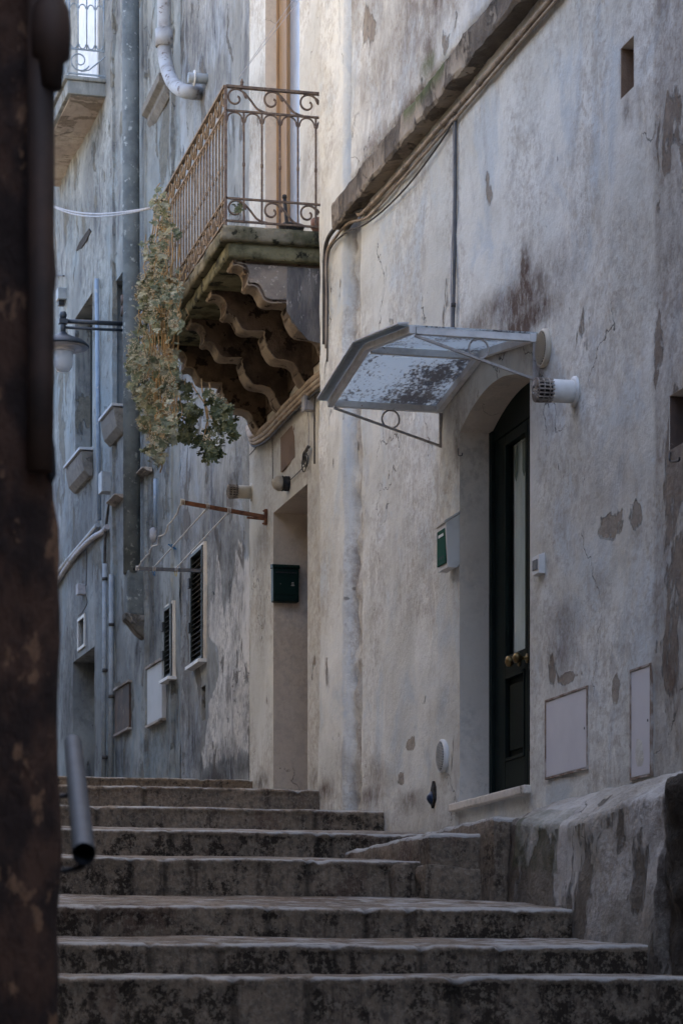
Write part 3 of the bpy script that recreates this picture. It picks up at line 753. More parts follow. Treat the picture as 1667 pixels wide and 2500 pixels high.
# nosing X, nosing z, tread end z (at the foot of next riser)
ST = [(-9.0,-1.62,-1.5),(2.8,-1.32,-1.27),(4.2,-1.10,-1.03),(5.6,-.86,-.79),(7.0,-.58,-.52),(8.35,-.26,-.17),
      (9.7,.078,.098),(10.9,.225,.283),(12.0,.424,.536),(13.5,.733,.838),(15.2,.990,1.112),(16.8,1.247,1.366),(18.5,1.522,1.775),(22.35,1.915,2.55)]
labs = ['foremost step across the bottom of the picture','second stone step up from the bottom of the picture','third stone step up, running to the rendered bank','fourth stone step up, ending at the stacked blocks below the landing',
        'fifth stone step up, passing behind the low landing','sixth stone step up, ending at the foot of the white wall','seventh stone step up, ending beside the pilaster foot hole','topmost thin stone step at the foot of the grey house']
for k, (X, Z, Ze) in enumerate(ST):
    Xn = ST[k+1][0] if k+1 < len(ST) else 42.0
    zb_ = (ST[k-1][2] if k else -3.0)-.05
    vis = k >= 5
    prof = [(0,zb_,0),(0.0,zb_+(Z-zb_)*.4,0),(0.0,zb_+(Z-zb_)*.7,0),(-.003,Z-.034,.0),(-.008,Z-.022,.25),(-.006,Z-.010,.6),(.004,Z-.002,.8),(.03,Z+.001,.7)]
    L = Xn-X
    for q in (.08,.2,.35,.5,.7,.85): prof.append((L*q, Z+(Ze-Z)*q, .5))
    prof.append((L+.01, Ze+.0, .55))
    yl, yr = (4.05 if X > 4.9 else 5.5), -.06
    if X > 18: yl, yr = 4.7, -.45
    if k == len(ST)-1: yl = 4.7; yr=-.5
    dy = .03 if vis else .5
    N = int((yl-yr)/dy); m = MB(); cols = []
    joints = [yr+ (yl-yr)*random.uniform(.1,.9) for _ in range(5)]
    for i in range(N+1):
        y = yl+(yr-yl)*i/N
        lean = fb(y*.9, k*3.1, 0)*.007
        dj = min(abs(y-j) for j in joints)
        for p, (dx, z, wr) in enumerate(prof):
            nx = fb(y*4, k*5, p*.8)*.007 + fb(y*14, k*5, p)*.003
            nz = fb(y*1.6, k*7, dx*2)*.006 + fb(y*12, k*7, dx*6)*.002
            if p < 1: nz = 0; nx = 0
            jj = .012 if dj < .0155 and p < 8 else 0
            chip = max(0, fb(y*7, k*2.3, 4)-.45)*.04 if 3 <= p <= 7 else 0
            m.v.append((X+dx+nx+lean*.6+jj+chip, y, z+nz+lean-(jj if p > 3 else 0)-chip*.7))
            blk = random.Random(k*31+sum(1 for j in joints if j < y)).uniform(-.5,.9)
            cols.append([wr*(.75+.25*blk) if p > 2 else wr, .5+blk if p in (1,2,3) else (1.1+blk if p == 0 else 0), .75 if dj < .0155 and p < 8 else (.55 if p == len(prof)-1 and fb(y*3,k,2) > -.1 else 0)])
    n = len(prof)
    for i in range(N):
        for p in range(n-1): m.f.append((i*n+p, i*n+p+1, (i+1)*n+p+1, (i+1)*n+p)); m.sm.append(True)
    # buried sides so the step is a solid block
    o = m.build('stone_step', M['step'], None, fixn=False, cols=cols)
    lb = labs[k-6] if 6 <= k < 14 else 'worn stone step of the lower alley, below the foremost step in the picture'
    struct(o, lb, 'stone step')
    if k < 6: o['group'] = 'steps of the lower alley'

# landing blocks in front of the green door
def rock(x0, x1, y0, y1, z0, z1, name, mat, amp=.012, wear=.9, cell=.035, group=None):
    """a worn block with all faces gridded"""
    m = MB(); cols = []
    def face(P, nu, nv):
        b = len(m.v)
        for i in range(nu+1):
            for j in range(nv+1):
                x, y, z = P(i/nu, j/nv)
                ex = min(abs(x-x0),abs(x-x1)); ey = min(abs(y-y0),abs(y-y1)); ez = abs(z-z1)
                d = sorted((ex,ey,ez)); r = max(0, .03-d[1])*.35
                cxx, cyy = (x0+x1)/2, (y0+y1)/2
                nn = Vector((fb(x*4,y*4,z*4), fb(x*4+9,y*4,z*4), fb(x*4,y*4+9,z*4)))*amp
                x2 = x+(r if x < cxx else -r)+nn.x; y2 = y+(r if y < cyy else -r)+nn.y; z2 = z+(-r if z > z1-.03 else 0)+nn.z
                m.v.append((x2,y2,z2))
                top = abs(z-z1) < .035
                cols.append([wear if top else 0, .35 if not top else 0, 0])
        for i in range(nu):
            for j in range(nv):
                a = b+i*(nv+1)+j; m.f.append((a, a+1, a+nv+2, a+nv+1)); m.sm.append(True)
    nx = max(2,int((x1-x0)/cell)); ny = max(2,int((y1-y0)/cell)); nz = max(2,int((z1-z0)/cell))
    face(lambda u,v: (x0, y0+(y1-y0)*u, z0+(z1-z0)*v), ny, nz)
    face(lambda u,v: (x1, y1+(y0-y1)*u, z0+(z1-z0)*v), ny, nz)
    face(lambda u,v: (x0+(x1-x0)*(1-u), y0, z0+(z1-z0)*v), nx, nz)
    face(lambda u,v: (x0+(x1-x0)*u, y1, z0+(z1-z0)*v), nx, nz)
    face(lambda u,v: (x0+(x1-x0)*u, y0+(y1-y0)*v, z1), nx, ny)
    return m.build(name, mat, None, fixn=True, cols=cols)
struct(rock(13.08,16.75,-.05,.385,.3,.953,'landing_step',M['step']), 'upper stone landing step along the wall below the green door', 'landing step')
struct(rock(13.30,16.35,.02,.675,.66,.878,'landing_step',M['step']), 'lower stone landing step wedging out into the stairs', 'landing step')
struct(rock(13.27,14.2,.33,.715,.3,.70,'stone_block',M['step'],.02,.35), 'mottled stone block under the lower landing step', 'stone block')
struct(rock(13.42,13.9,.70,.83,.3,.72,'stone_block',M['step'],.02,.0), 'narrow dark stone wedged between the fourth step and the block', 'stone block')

# rendered bank against the wall
m = MB(); cols = []
NS, NP = 100, 34
for i in range(NS+1):
    s = 10.72+(13.2-10.72)*i/NS
    endf = min(1, (13.2-s)/.16); nearf = min(1, (s-10.72)/.10)
    for j in range(NP+1):
        v = j/NP
        zf = .90+.02*math.sin(s*3); yf = .265+.01*math.sin(s*5)
        if s > 12.6: zf += (s-12.6)*.06
        if v < .3:
            q = v/.3; y = yf*q*.93; z = 1.045-(1.045-zf)*(q**1.3)
        elif v < .42:
            q = (v-.3)/.12; a = q*PI/2; y = yf*.93+.05*math.sin(a); z = zf-.05*(1-math.cos(a))
        else:
            q = (v-.42)/.58; y = yf*.93+.05+.05*q+.05*max(0,q-.6); z = zf-.05-(1.05)*q
        y *= (.55+.45*math.sin(endf*PI/2)) ; y *= (.80+.20*nearf)
        nn = fb(s*2.2,1,z*2.2)*.022+fb(s*8,3,z*8)*.007
        k = 0 if v == 0 else 1
        m.v.append((s+nn*.5*k, y+nn*k, z+nn*.6*k))
        moss = .5 if (12.3 < s < 12.95 and .2 < v < .55) else 0
        moss = max(moss, .38 if 11.9 < s < 12.2 and .25 < v < .45 else 0)
        dirt = max(0, min(.85, (s-12.55)*1.6))*(1 if v > .3 else .2)
        foot = max(0, min(1, (v-.62)*3))*.8
        cols.append([max(dirt, foot, .75 if s < 10.82 else 0), .25 if v > .4 else 0, moss])
for i in range(NS):
    for j in range(NP):
        a = i*(NP+1)+j; m.f.append((a, a+NP+1, a+NP+2, a+1)); m.sm.append(True)
b0 = [j for j in range(NP+1)]; 
m.add([m.v[j] for j in b0]+[(10.72,-.02,m.v[NP][2])], [tuple(range(NP+2))])
b0 = [NS*(NP+1)+j for j in range(NP+1)]
m.add([m.v[j] for j in b0]+[(13.2,-.02,m.v[b0[-1]][2])], [tuple(range(NP+2))])
cols += [[.6,0,0]]*(len(m.v)-len(cols))
M['bank'] = plaster('lumpy_white_bank_render', (.48,.455,.42), (.36,.33,.28), (.20,.165,.125), (.055,.043,.035), (.17,.16,.15), .9, .62, .66, .003, 71.0, bump=.03, moss=(.06,.075,.03))
struct(m.build('rendered_bank', M['bank'], None, fixn=True, cols=cols), 'lumpy white rendered bank along the foot of the wall, mossy at its far end', 'plaster bank')
# rough rock at the near end of the bank
m = MB(); cols = []
NS, NP = 70, 46
for i in range(NS+1):
    s = 7.5+(10.80-7.5)*i/NS
    for j in range(NP+1):
        v = j/NP
        if v < .2: y = .30*(v/.2); z = 1.03-.06*(v/.2)
        elif v < .3: a = (v-.2)/.1*PI/2; y = .30+.07*math.sin(a); z = .97-.07*(1-math.cos(a))
        else: q = (v-.3)/.7; y = .37+.04*q-.05*math.sin(q*PI); z = .90-1.5*q
        k = 0 if v == 0 else 1
        e = 1-max(0, (s-10.55)/.25)*.25
        nn = (fb(s*1.8,11,z*1.8)*.06+fb(s*6,13,z*6)*.02)*k
        m.v.append((s+nn*.5, (y+nn)*e, z-max(0,(9.9-s))*.05+nn*.5)); cols.append([.55,.5,0])
for i in range(NS):
    for j in range(NP):
        a = i*(NP+1)+j; m.f.append((a, a+NP+1, a+NP+2, a+1)); m.sm.append(True)
b0 = [NS*(NP+1)+j for j in range(NP+1)]
m.add([m.v[j] for j in b0]+[(10.8,-.02,m.v[b0[-1]][2])], [tuple(range(NP+2))]); cols += [[.6,.3,0]]*(len(m.v)-len(cols))
M['rock'] = plaster('rough_dark_rock', (.20,.165,.125), (.14,.115,.09), (.09,.075,.06), (.04,.032,.025), (.07,.06,.05), .8, .58, .64, .004, 81.0, bump=.05)
struct(m.build('rock_outcrop', M['rock'], None, fixn=True, cols=cols), 'rough brown rock outcrop at the right edge, before the rendered bank', 'rock')

# ------------------------------------------------------------------ door canopy
cn = thing('door_canopy', 'shallow gabled canopy with white frame and lichen-spotted sheet above the green door', 'canopy', FA, (14.45, 0, 3.62))
CNs, CMs, CFs, ZN, ZM, ZF, OUT = 13.52, 14.50, 15.40, 3.617, 3.765, 3.640, .70
mb = MB(FA)
def rail_at(s, z): return ((s,.01,z),(s,OUT,z))
for (s, z, w) in ((CNs,ZN,.030),(CMs,ZM-.014,.035),(CFs,ZF,.035)):
    m = MB(FA); m.bar((s,.006,z),(s,OUT-.015,z),w,.040); m.build('rail', M['whitemetal'], cn, bevel=.003)
for (a, za_, b, zb__) in ((CNs-.02,ZN,CMs-.002,ZM),(CMs+.002,ZM,CFs+.02,ZF)):
    m = MB(FA); m.bar((a,OUT+.008,za_+.0),(b,OUT+.008,zb__),.036,.042); m.build('front_rail', M['whitemetal'], cn, bevel=.003)
    m = MB(FA); m.bar((a,.022,za_-.002),(b,.022,zb__-.002),.035,.045); m.build('wall_rail', M['whitemetal'], cn, bevel=.003)
    m = MB(FA); m.add([(a,.0,za_+.026),(b,.0,zb__+.026),(b,OUT+.085,zb__+.022),(a,OUT+.085,za_+.022)], [(0,1,2,3)])
    m.build('roof_sheet', M['sheet'], cn, solid=.006, fixn=False)
    m = MB(FA); m.add([(a,OUT+.028,za_+.036),(b,OUT+.028,zb__+.036),(b,OUT+.092,zb__+.030),(a,OUT+.092,za_+.030)], [(0,1,2,3)])
    m.build('edge_strip', M['whitemetal'], cn, solid=.008, fixn=False)
def bracket(s, z):
    m = MB(FA); zb_ = z-.235
    m.bar((s,.008,z-.02),(s,.008,zb_),.022,.012); m.bar((s,.012,zb_+.01),(s,OUT-.01,z-.026),.016,.013)
    o = m.build('bracket', M['bracketmetal'], cn)
    k = MB(FA); yc = OUT*.47; zl = zb_+.01+(z-.036-zb_)*(yc/OUT); zu = z-.021
    r = (zu-zl)/2; c = (zu+zl)/2; r = max(r, .045)
    k.tube([(s,yc+r*math.cos(t*PI/12),c+r*math.sin(t*PI/12)) for t in range(25)], .006, 6, False); k.build('ring', M['bracketmetal'], o)
bracket(CNs, ZN); bracket(CFs, ZF)

# ------------------------------------------------------------------ vents
def round_vent(fr, ux, uy, r, label, mat):
    s, z = hu(fr, ux, uy); t = thing('vent_grille', label, 'vent', fr, (s,0,z), 'round vent grilles')
    MB(fr).lathe((s,-.01,z),(0,1,0),[(r,0),(r,.03),(r*.93,.040),(r*.86,.040),(r*.84,.012)],28).build('rim', mat, t)
    m = MB(fr); k = -8
    while k <= 8:
        zz = k*r/10.5; hw = math.sqrt(max(0,(r*.80)**2-zz*zz))
        if hw > .01: m.prism([(.028,z+zz-r*.035),(.037,z+zz-r*.0),(.037,z+zz+r*.02),(.028,z+zz-r*.01)],0,s-hw,s+hw)
        k += 1
    m.build('louvres', mat, t)
    MB(fr).lathe((s,.020,z),(0,1,0),[(r*.83,0),(r*.83,.004)],24).build('dark_backing', M['black'], t)
round_vent(FA, 1253, 800, .105, 'round yellowed vent grille high up beside the canopy', M['ivory'])
round_vent(FA, 1020, 1738, .105, 'round white vent grille low on the wall left of the green door', M['whiteplastic'])
def flue(fr, ux, uy, r, L, label, mat, axis=(0,1,0), start=0.0):
    s, z = hu(fr, ux, uy); t = thing('flue_pipe', label, 'flue', fr, (s,0,z), 'flue pipes through the walls')
    MB(fr).lathe((s,start-.03,z),axis,[(r,0),(r,L*.62+.03),(r*.96,L*.62+.031)],24).build('pipe', mat, t)
    MB(fr).lathe((s,start,z),axis,[(r*1.35,0),(r*1.35,.012),(r*1.02,.016)],24).build('wall_collar', mat, t)
    m = MB(fr); ax = Vector(axis).normalized(); a = ax.orthogonal().normalized(); b = ax.cross(a); c = Vector((s,start,z))
    for k in range(18):
        th = 2*PI*k/18; d = a*math.cos(th)+b*math.sin(th)
        m.bar(c+ax*(L*.6)+d*r*.98, c+ax*L+d*r*1.02, .006, .008); m.bar(c+ax*L+d*r*1.02, c+ax*(L+.012)+d*r*.35, .006, .006)
    for q in (.72,.86,1.0):
        m.tube([c+ax*(L*q)+(a*math.cos(2*PI*k/24)+b*math.sin(2*PI*k/24))*r*1.02 for k in range(25)], .004, 5, False)
    m.build('cage', M['cage'], t)
    MB(fr).lathe(c+ax*(L*.6),axis,[(r*.7,0),(r*.7,L*.3)],16).build('dark_core', M['darkhole'], t)
flue(FA, 1320, 900, .060, .215, 'white flue pipe with a sooty wire cage beside the green door', M['whiteplastic'])
flue(FB, 579, 1131, .058, .215, 'cream flue pipe with a wire cage above the rusty washing bar', M['ivory'])

# hole with blue plastic in the wall foot
s, z = hu(FA, 997, 1828); t = thing('wall_hole', 'broken hole low in the white wall stuffed with blue plastic', 'hole', FA, (s,0,z))
MB(FA).prism([(s-.05,z-.03),(s+.01,z-.08),(s+.06,z-.01),(s+.03,z+.04),(s-.01,z+.09),(s-.045,z+.05)], 1, -.03, .016).build('cavity', M['darkhole'], t)
m = MB(FA); m.lathe((s+.02,.0,z-.015),(0,1,0),[(.03,0),(.045,.015),(.03,.03),(.012,.042)],9); m.build('plastic_bag', M['bluebag'], t)
s, z = hu(FA, 757, 1833); t = thing('wall_hole', 'dark broken hole at the pilaster foot, at the end of the seventh step', 'hole', FA, (s,0,z))
MB(FA).prism([(s-.10,z-.16),(s+.13,z-.16),(s+.13,z+.05),(s+.05,z+.09),(s+.02,z+.16),(s-.03,z+.10),(s-.09,z+.03)], 1, .0, .045).build('cavity', M['darkhole'], t)

# ------------------------------------------------------------------ letterboxes and intercom
sf, zt = FA.hit(1068, 1289, .08); sn, _ = FA.hit(1091, 1272, .08); _, zb_ = FA.hit(1068, 1398, .08)
t = thing('letterbox', 'white letterbox with a green front on the wall left of the green door', 'letterbox', FA, ((sf+sn)/2,0,zb_))
m = MB(FA); m.prism([(.0,zb_+.02),(.0,zt+.055),(.088,zt+.0),(.075,zb_),(.02,zb_)], 0, sn, sf); body = m.build('body', M['whiteplastic'], t, bevel=.003)
m = MB(FA); m.box((sn+.018,.076,zb_+.03),(sf-.01,.087,zt-.03)); fr_ = m.build('front', M['facegreen'], t, bevel=.002)
m = MB(FA); m.box((sn+.05,.0875,zt-.075),(sf-.05,.090,zt-.058)); m.build('name_plate', M['whiteplastic'], fr_)
m = MB(FA)
for k in (.3,.5,.7): m.box((sn+(sf-sn)*k-.008,.0875,zb_+.065),(sn+(sf-sn)*k+.008,.0885,zb_+.08))
m.build('peep_hole', M['black'], fr_)
m = MB(FA); m.prism([(.0,zt+.070),(.0,zt+.058),(.098,zt-.004),(.10,zt+.008)], 0, sn-.012, sf+.012); m.build('lid', M['whiteplastic'], t)
s, z = hu(FA, 1250, 1295); t = thing('intercom', 'small white intercom box right of the green door', 'intercom', FA, (s,0,z))
m = MB(FA); m.prism([(0,z-.055),(0,z+.06),(.04,z+.045),(.04,z-.055)], 0, s-.02, s+.10); m.build('body', M['whiteplastic'], t, bevel=.004)
m = MB(FA); m.box((s+.0,.0405,z-.03),(s+.08,.044,z+.025)); m.build('screen', M['grey_metal'], t)
# green letterbox in the recess of the cream house
XJ = 21.5
(y1, z1) = (FB.perp(XJ-.10, 667, 1380)[0], FB.perp(XJ-.10, 667, 1382)[1]); (y0, z0) = FB.perp(XJ-.10, 730, 1470)
t = thing('letterbox', 'dark green letterbox hanging in the deep door recess under the balcony', 'letterbox', FB, (XJ,(y0+y1)/2,z0))
m = MB(FB); m.box((XJ-.10,y0,z0),(XJ-.004,y1,z1-.012)); m.build('body', M['boxgreen'], t, bevel=.008)
m = MB(FB); m.prism([(XJ-.108,z1-.014),(XJ-.112,z1-.004),(XJ-.09,z1+.018),(XJ-.004,z1+.03),(XJ-.004,z1-.01)], 1, y0-.008, y1+.006); m.build('lid', M['boxgreen'], t, bevel=.003)
m = MB(FB); m.box((XJ-.106,y0+.012,z0+.055),(XJ-.1005,y1-.012,z1-.075)); fr_ = m.build('front_door', M['boxgreen'], t, bevel=.002)
m = MB(FB); yc = y0+(y1-y0)*.25; zc = z0+(z1-z0)*.5
for dz, w in ((-.012,.028),(0,.022),(.012,.018)): m.box((XJ-.1085,yc-w/2,zc+dz-.003),(XJ-.1065,yc+w/2,zc+dz+.003))
m.build('badge', M['greycable'], fr_)
m = MB(FB); m.lathe((XJ-.106,y0+(y1-y0)*.72,zc),(-1,0,0),[(.006,0),(.005,.003)],10); m.build('lock', M['grey_metal'], fr_)
m = MB(FB); m.box((XJ-.104,y0+.02,z1-.055),(XJ-.1005,y1-.02,z1-.045)); m.build('slot', M['black'], t)
# bulkhead lamp
s, z = FB.hit(705, 1181); t = thing('wall_lamp', 'cream dome lamp with a dark base above the door recess', 'lamp', FB, (s,0,z))
MB(FB).lathe((s,0,z),(0,1,0),[(.062,-.02),(.062,.035),(.056,.045),(.064,.05),(.064,.062)],24).build('base', M['black'], t)
MB(FB).lathe((s,.058,z),(0,1,0),[(.060,0),(.064,.02),(.060,.045),(.046,.068),(.025,.080),(.006,.084)],24).build('dome', M['ivory'], t)
m = MB(FB)
for a in (0, PI/2): m.tube([(s+.064*math.cos(a)*math.cos(q),.075+.07*math.sin(q),z+.064*math.sin(a)*math.cos(q)) for q in [PI*k/14 for k in range(15)]], .0025, 5)
m.build('guard_rib', M['ivory'], t)

# ------------------------------------------------------------------ balcony
bx0, bx1, byf = 19.0, 22.12, .68      # world X of the ends, world Y of the front edge
bal = thing('balcony', 'stone balcony on scalloped corbels with a rusty scrolled iron railing', 'balcony', WF, (20.5, -.25, 5.56))
def slab_mesh(x0, x1, yf, z0, z1, amp, name, mat, mask=None):
    m = MB(); N = 90
    prof = [(x0, 'n'), ]
    pts = []
    # perimeter path: near side from the wall to the corner, then the front, then far side
    n1 = int((yf+.25)/.04); n2 = int((x1-x0)/.05)
    path = [(x0, -.25+(yf+.25)*i/n1) for i in range(n1+1)]+[(x0+(x1-x0)*i/n2, yf) for i in range(1,n2+1)]+[(x1, yf-(yf+.25)*i/n1) for i in range(1,n1+1)]
    K = 6
    for (x, y) in path:
        for k in range(K+1):
            z = z0+(z1-z0)*k/K; r = .010 if k in (0,K) else 0
            nn = fb(x*3+y*3, 2, z*5)*amp + fb(x*11+y*11, 5, z*12)*amp*.4 - r
            dx = -nn if abs(x-x0) < 1e-6 else (nn if abs(x-x1) < 1e-6 else 0); dy = nn if abs(y-yf) < 1e-6 else 0
            m.v.append((x+dx, y+dy, z+ (fb(x*4,y*4,k)*.006 if 0 < k < K else 0)))
    for i in range(len(path)-1):
        for k in range(K): m.f.append((i*(K+1)+k, i*(K+1)+k+1, (i+1)*(K+1)+k+1, (i+1)*(K+1)+k)); m.sm.append(True)
    L = len(path)
    m.f.append(tuple(i*(K+1) for i in range(L))); m.sm.append(False); m.f.append(tuple(i*(K+1)+K for i in range(L))); m.sm.append(False)
    return m.build(name, mat, bal)
slab_mesh(bx0, bx1, byf, 5.68, 5.79, .014, 'slab', M['moss'])
slab_mesh(bx0+.05, bx1-.05, byf-.05, 5.565, 5.679, .012, 'lower_moulding', M['mossy_green'])
# corbels
Z4 = lambda x, y: hitX(19.12, 400+x*450/1568, 550+y*600/2091)
edge = [(592,262),(585,300),(592,335),(640,338),(690,365),(713,425),(713,505),(760,508),(800,530),(830,580),(852,632),(900,652),(970,655),(1055,660),
        (1052,700),(1070,760),(1085,810),(1112,860),(1160,902),(1250,918),(1300,935),(1340,975),(1362,1040)]
pr = [(Z4(*p)[1], Z4(*p)[2]) for p in edge]
def smoothcurve(P, n=3):
    return P
def cat2(P, n=3):
    V = [Vector(p) for p in P]; res = []
    for i in range(len(V)-1):
        p0 = V[max(i-1,0)]; p1 = V[i]; p2 = V[i+1]; p3 = V[min(i+2,len(V)-1)]
        for k in range(n):
            t = k/n; res.append(.5*((2*p1)+(-p0+p2)*t+(2*p0-5*p1+4*p2-p3)*t*t+(-p0+3*p1-3*p2+p3)*t**3))
    return [(p.x, p.y) for p in res+[V[-1]]]
pr = cat2(pr)
pr = [(y, min(z, 5.56)) for y, z in pr]
lasty, lastz = pr[-1]
pr += [(lasty-.03, lastz-.05), (lasty-.07, lastz-.09), (-.25, lastz-.10)]
poly = pr+[(-.25, 5.564)]
poly[0] = (poly[0][0], 5.564)
def corbel_meshes(x0, th):
    m = MB(); m.prism(poly, 0, x0, x0+th); return m
xs = [19.12, 19.98, 20.86, 21.74]
first = corbel_meshes(xs[0], .2).build('corbel', M['corbel_shade'], bal, bevel=.006)
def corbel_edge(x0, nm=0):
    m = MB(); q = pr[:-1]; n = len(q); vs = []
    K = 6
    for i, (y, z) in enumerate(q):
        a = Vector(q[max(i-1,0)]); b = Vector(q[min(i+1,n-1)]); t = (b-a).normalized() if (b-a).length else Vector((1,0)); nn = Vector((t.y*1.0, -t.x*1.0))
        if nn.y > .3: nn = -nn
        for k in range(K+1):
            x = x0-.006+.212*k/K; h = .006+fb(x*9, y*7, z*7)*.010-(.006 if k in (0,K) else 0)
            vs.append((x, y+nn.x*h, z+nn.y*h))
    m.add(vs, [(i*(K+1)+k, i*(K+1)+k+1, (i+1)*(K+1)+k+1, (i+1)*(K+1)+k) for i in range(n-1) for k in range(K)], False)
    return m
edge1 = corbel_edge(xs[0]).build('lit_edge', M['corbel'], first, solid=.010)  # paler strip, the lit underside put into the stone colour
# grey dressed face panel on the side of the nearest corbel
fp = [(y-.012, z+.02) for (y, z) in pr[:-3]]+[(-.2, pr[-1][1]+.1),(-.25,pr[-1][1]+.1),(-.25,5.54),(fp0 if False else pr[0][0]-.03,5.54)]
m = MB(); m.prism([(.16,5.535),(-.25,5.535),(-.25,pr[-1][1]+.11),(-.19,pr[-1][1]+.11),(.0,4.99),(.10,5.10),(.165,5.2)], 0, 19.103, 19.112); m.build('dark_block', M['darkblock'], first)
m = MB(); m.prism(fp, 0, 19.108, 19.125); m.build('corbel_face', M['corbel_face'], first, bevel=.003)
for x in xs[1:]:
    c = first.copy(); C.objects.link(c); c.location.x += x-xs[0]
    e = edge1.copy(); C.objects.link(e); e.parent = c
# soffit panels and wall plate between corbels, shade put into their colour
m = MB(); m.box((19.1,-.26,5.0),(21.95,-.235,5.56)); m.build('back_plate', M['corbel_shade'], bal)
# railing
def iron(m, pts, r=.007, n=6): m.tube(pts, r, n, True)
ZR = [5.83, 6.00, 6.66, 6.84]
def scroll(c, ax, L, h, z0, flip=1, mirror=False):
    """one curl with its tail: c start point (x,y), ax unit direction"""
    pts = []
    cz = z0+h*.54; ca = L*.18
    n = 22
    for k in range(n+1):
        q = k/n; ang = PI*.25-q*2*PI*1.12; r = h*.10+(h*.44-h*.10)*q**.8
        pts.append((ca+r*math.cos(ang)*1.0, cz+r*math.sin(ang)))
    a, b = pts[-1]
    tail = [(L*.42,z0+h*.80),(L*.62,z0+h*.50),(L*.80,z0+h*.18),(L*1.0,z0+h*.05),(L*1.12,z0+h*.03)]
    pts += tail
    out = [(c[0]+ax[0]*p[0], c[1]+ax[1]*p[0], p[1]) for p in pts]
    # Catmull smoothing
    V = [Vector(p) for p in out]; res = []
    for i in range(len(V)-1):
        p0 = V[max(i-1,0)]; p1 = V[i]; p2 = V[i+1]; p3 = V[min(i+2,len(V)-1)]
        for k in range(2 if i < n else 5):
            t = k/(2 if i < n else 5)
            res.append(.5*((2*p1)+(-p0+p2)*t+(2*p0-5*p1+4*p2-p3)*t*t+(-p0+3*p1-3*p2+p3)*t**3))
    res.append(V[-1]); return res
def railing(c, ax, L, name, mat, sp, k0, nb):
    rl = None
    for z, w, h in ((ZR[3],.036,.018),(ZR[2],.020,.014),(ZR[1],.020,.014),(ZR[0],.020,.014)):
        m = MB(); m.bar((c[0],c[1],z),(c[0]+ax[0]*L,c[1]+ax[1]*L,z), w, h)
        if rl is None: rl = m.build(name, mat, bal)
        else: m.build('cross_rail', mat, rl)
    b0 = None
    for k in range(nb):
        d = sp*k+k0; p = (c[0]+ax[0]*d, c[1]+ax[1]*d)
        if b0 is None:
            q = MB(); q.bar((p[0],p[1],ZR[0]-.01),(p[0],p[1],ZR[2]),.014,.014); q.lathe((p[0],p[1],6.26),(0,0,1),[(.008,-.02),(.012,-.01),(.012,.01),(.008,.02)],8)
            b0 = q.build('baluster', mat, rl); d0 = d
        else:
            b = b0.copy(); C.objects.link(b); b.location = (ax[0]*(d-d0), ax[1]*(d-d0), 0)
    # little arches under the upper rail
    for k in range(nb+1):
        d = sp*(k-1)+k0; r = sp*.40
        if d < -sp*.2 or d+sp > L+.02: continue
        mid_ = d+sp/2
        arcp = [(c[0]+ax[0]*(mid_+r*math.cos(t)), c[1]+ax[1]*(mid_+r*math.cos(t)), ZR[2]-.012-r*.9+r*.9*math.sin(t)) for t in [PI*j/10 for j in range(11)]]
        e1 = arcp[0]; e2 = arcp[-1]
        arcp = [(e1[0]+ax[0]*.006, e1[1]+ax[1]*.006, e1[2]-.02)]+arcp+[(e2[0]-ax[0]*.006, e2[1]-ax[1]*.006, e2[2]-.02)]
        q = MB(); q.tube(arcp, .007, 5); q.build('arch', mat, rl)
    # scrolls
    n = int(round((L-.03)/(sp*2)))
    for k in range(n):
        d = .03+k*sp*2
        Lc = sp*2*.93
        if d+Lc*.45 > L: break
        pc = (c[0]+ax[0]*d, c[1]+ax[1]*d)
        pts = [p for p in scroll(pc, ax, Lc, ZR[3]-ZR[2], ZR[2])]
        pts2 = [p for p in scroll(pc, ax, Lc, ZR[1]-ZR[0], ZR[0])]
        lim = lambda p: (p.x-c[0])*ax[0]+(p.y-c[1])*ax[1] < L
        for pp in (pts, pts2):
            s = MB(); s.tube([p for p in pp if lim(p)], .0085, 6); s.build('scroll', mat, rl)
    return rl
bc = (bx0+.03, byf-.03)
railing((bc[0], bc[1]), (0,-1), .86, 'side_railing', M['rust'], .139, .139, 6)
railing((bc[0], bc[1]), (1,0), 3.05, 'front_railing', M['rust_front'], .127, .127, 23)
m = MB(); m.bar((bc[0],bc[1],5.78),(bc[0],bc[1],6.84),.02,.02); m.build('corner_post', M['rust'], bal)
m = MB(); m.tube([(bc[0],bc[1]-.12,6.85),(bc[0],bc[1]-.125,6.87)],.012,8); m.lathe((bc[0],bc[1]-.125,6.875),(0,0,1),[(.006,-.015),(.014,0),(.013,.012),(.006,.02),(.006,.03)],8); m.build('finial', M['rust'], bal)

# things standing on the balcony
def balp(px, py, X): return hitX(X, px, py)
a = balp(722, 540, 19.35); 
t = thing('bucket', 'black plastic bucket standing on the balcony floor', 'bucket', WF, (19.5, a[1], 5.79))
MB().lathe((19.5,a[1],5.792),(0,0,1),[(.07,0),(.095,.16),(.10,.165),(.10,.175),(.092,.17),(.068,.01)],20).build('body', M['black'], t)
MB().tube([(19.5,a[1]+.098*math.cos(q),5.95+.05*math.sin(q)) for q in [PI*k/10 for k in range(11)]],.003,5).build('handle', M['grey_metal'], t)
a = balp(705, 540, 19.3)
m = MB(); m.tube([(19.32,a[1],5.792),(19.36,a[1]+.02,6.13)],.014,10); m.lathe((19.36,a[1]+.02,6.13),(.1,.05,1),[(.014,0),(.02,.01),(.016,.03),(.006,.035)],10)
tag(m.build('broom_handle', M['black'], None), 'short black handle leaning inside the balcony railing', 'tool handle')
a = balp(785, 470, 19.6)
t = thing('plant_pot', 'reddish brown clay pot in the balcony corner against the wall', 'pot', WF, (19.6, a[1]-.01, 5.79))
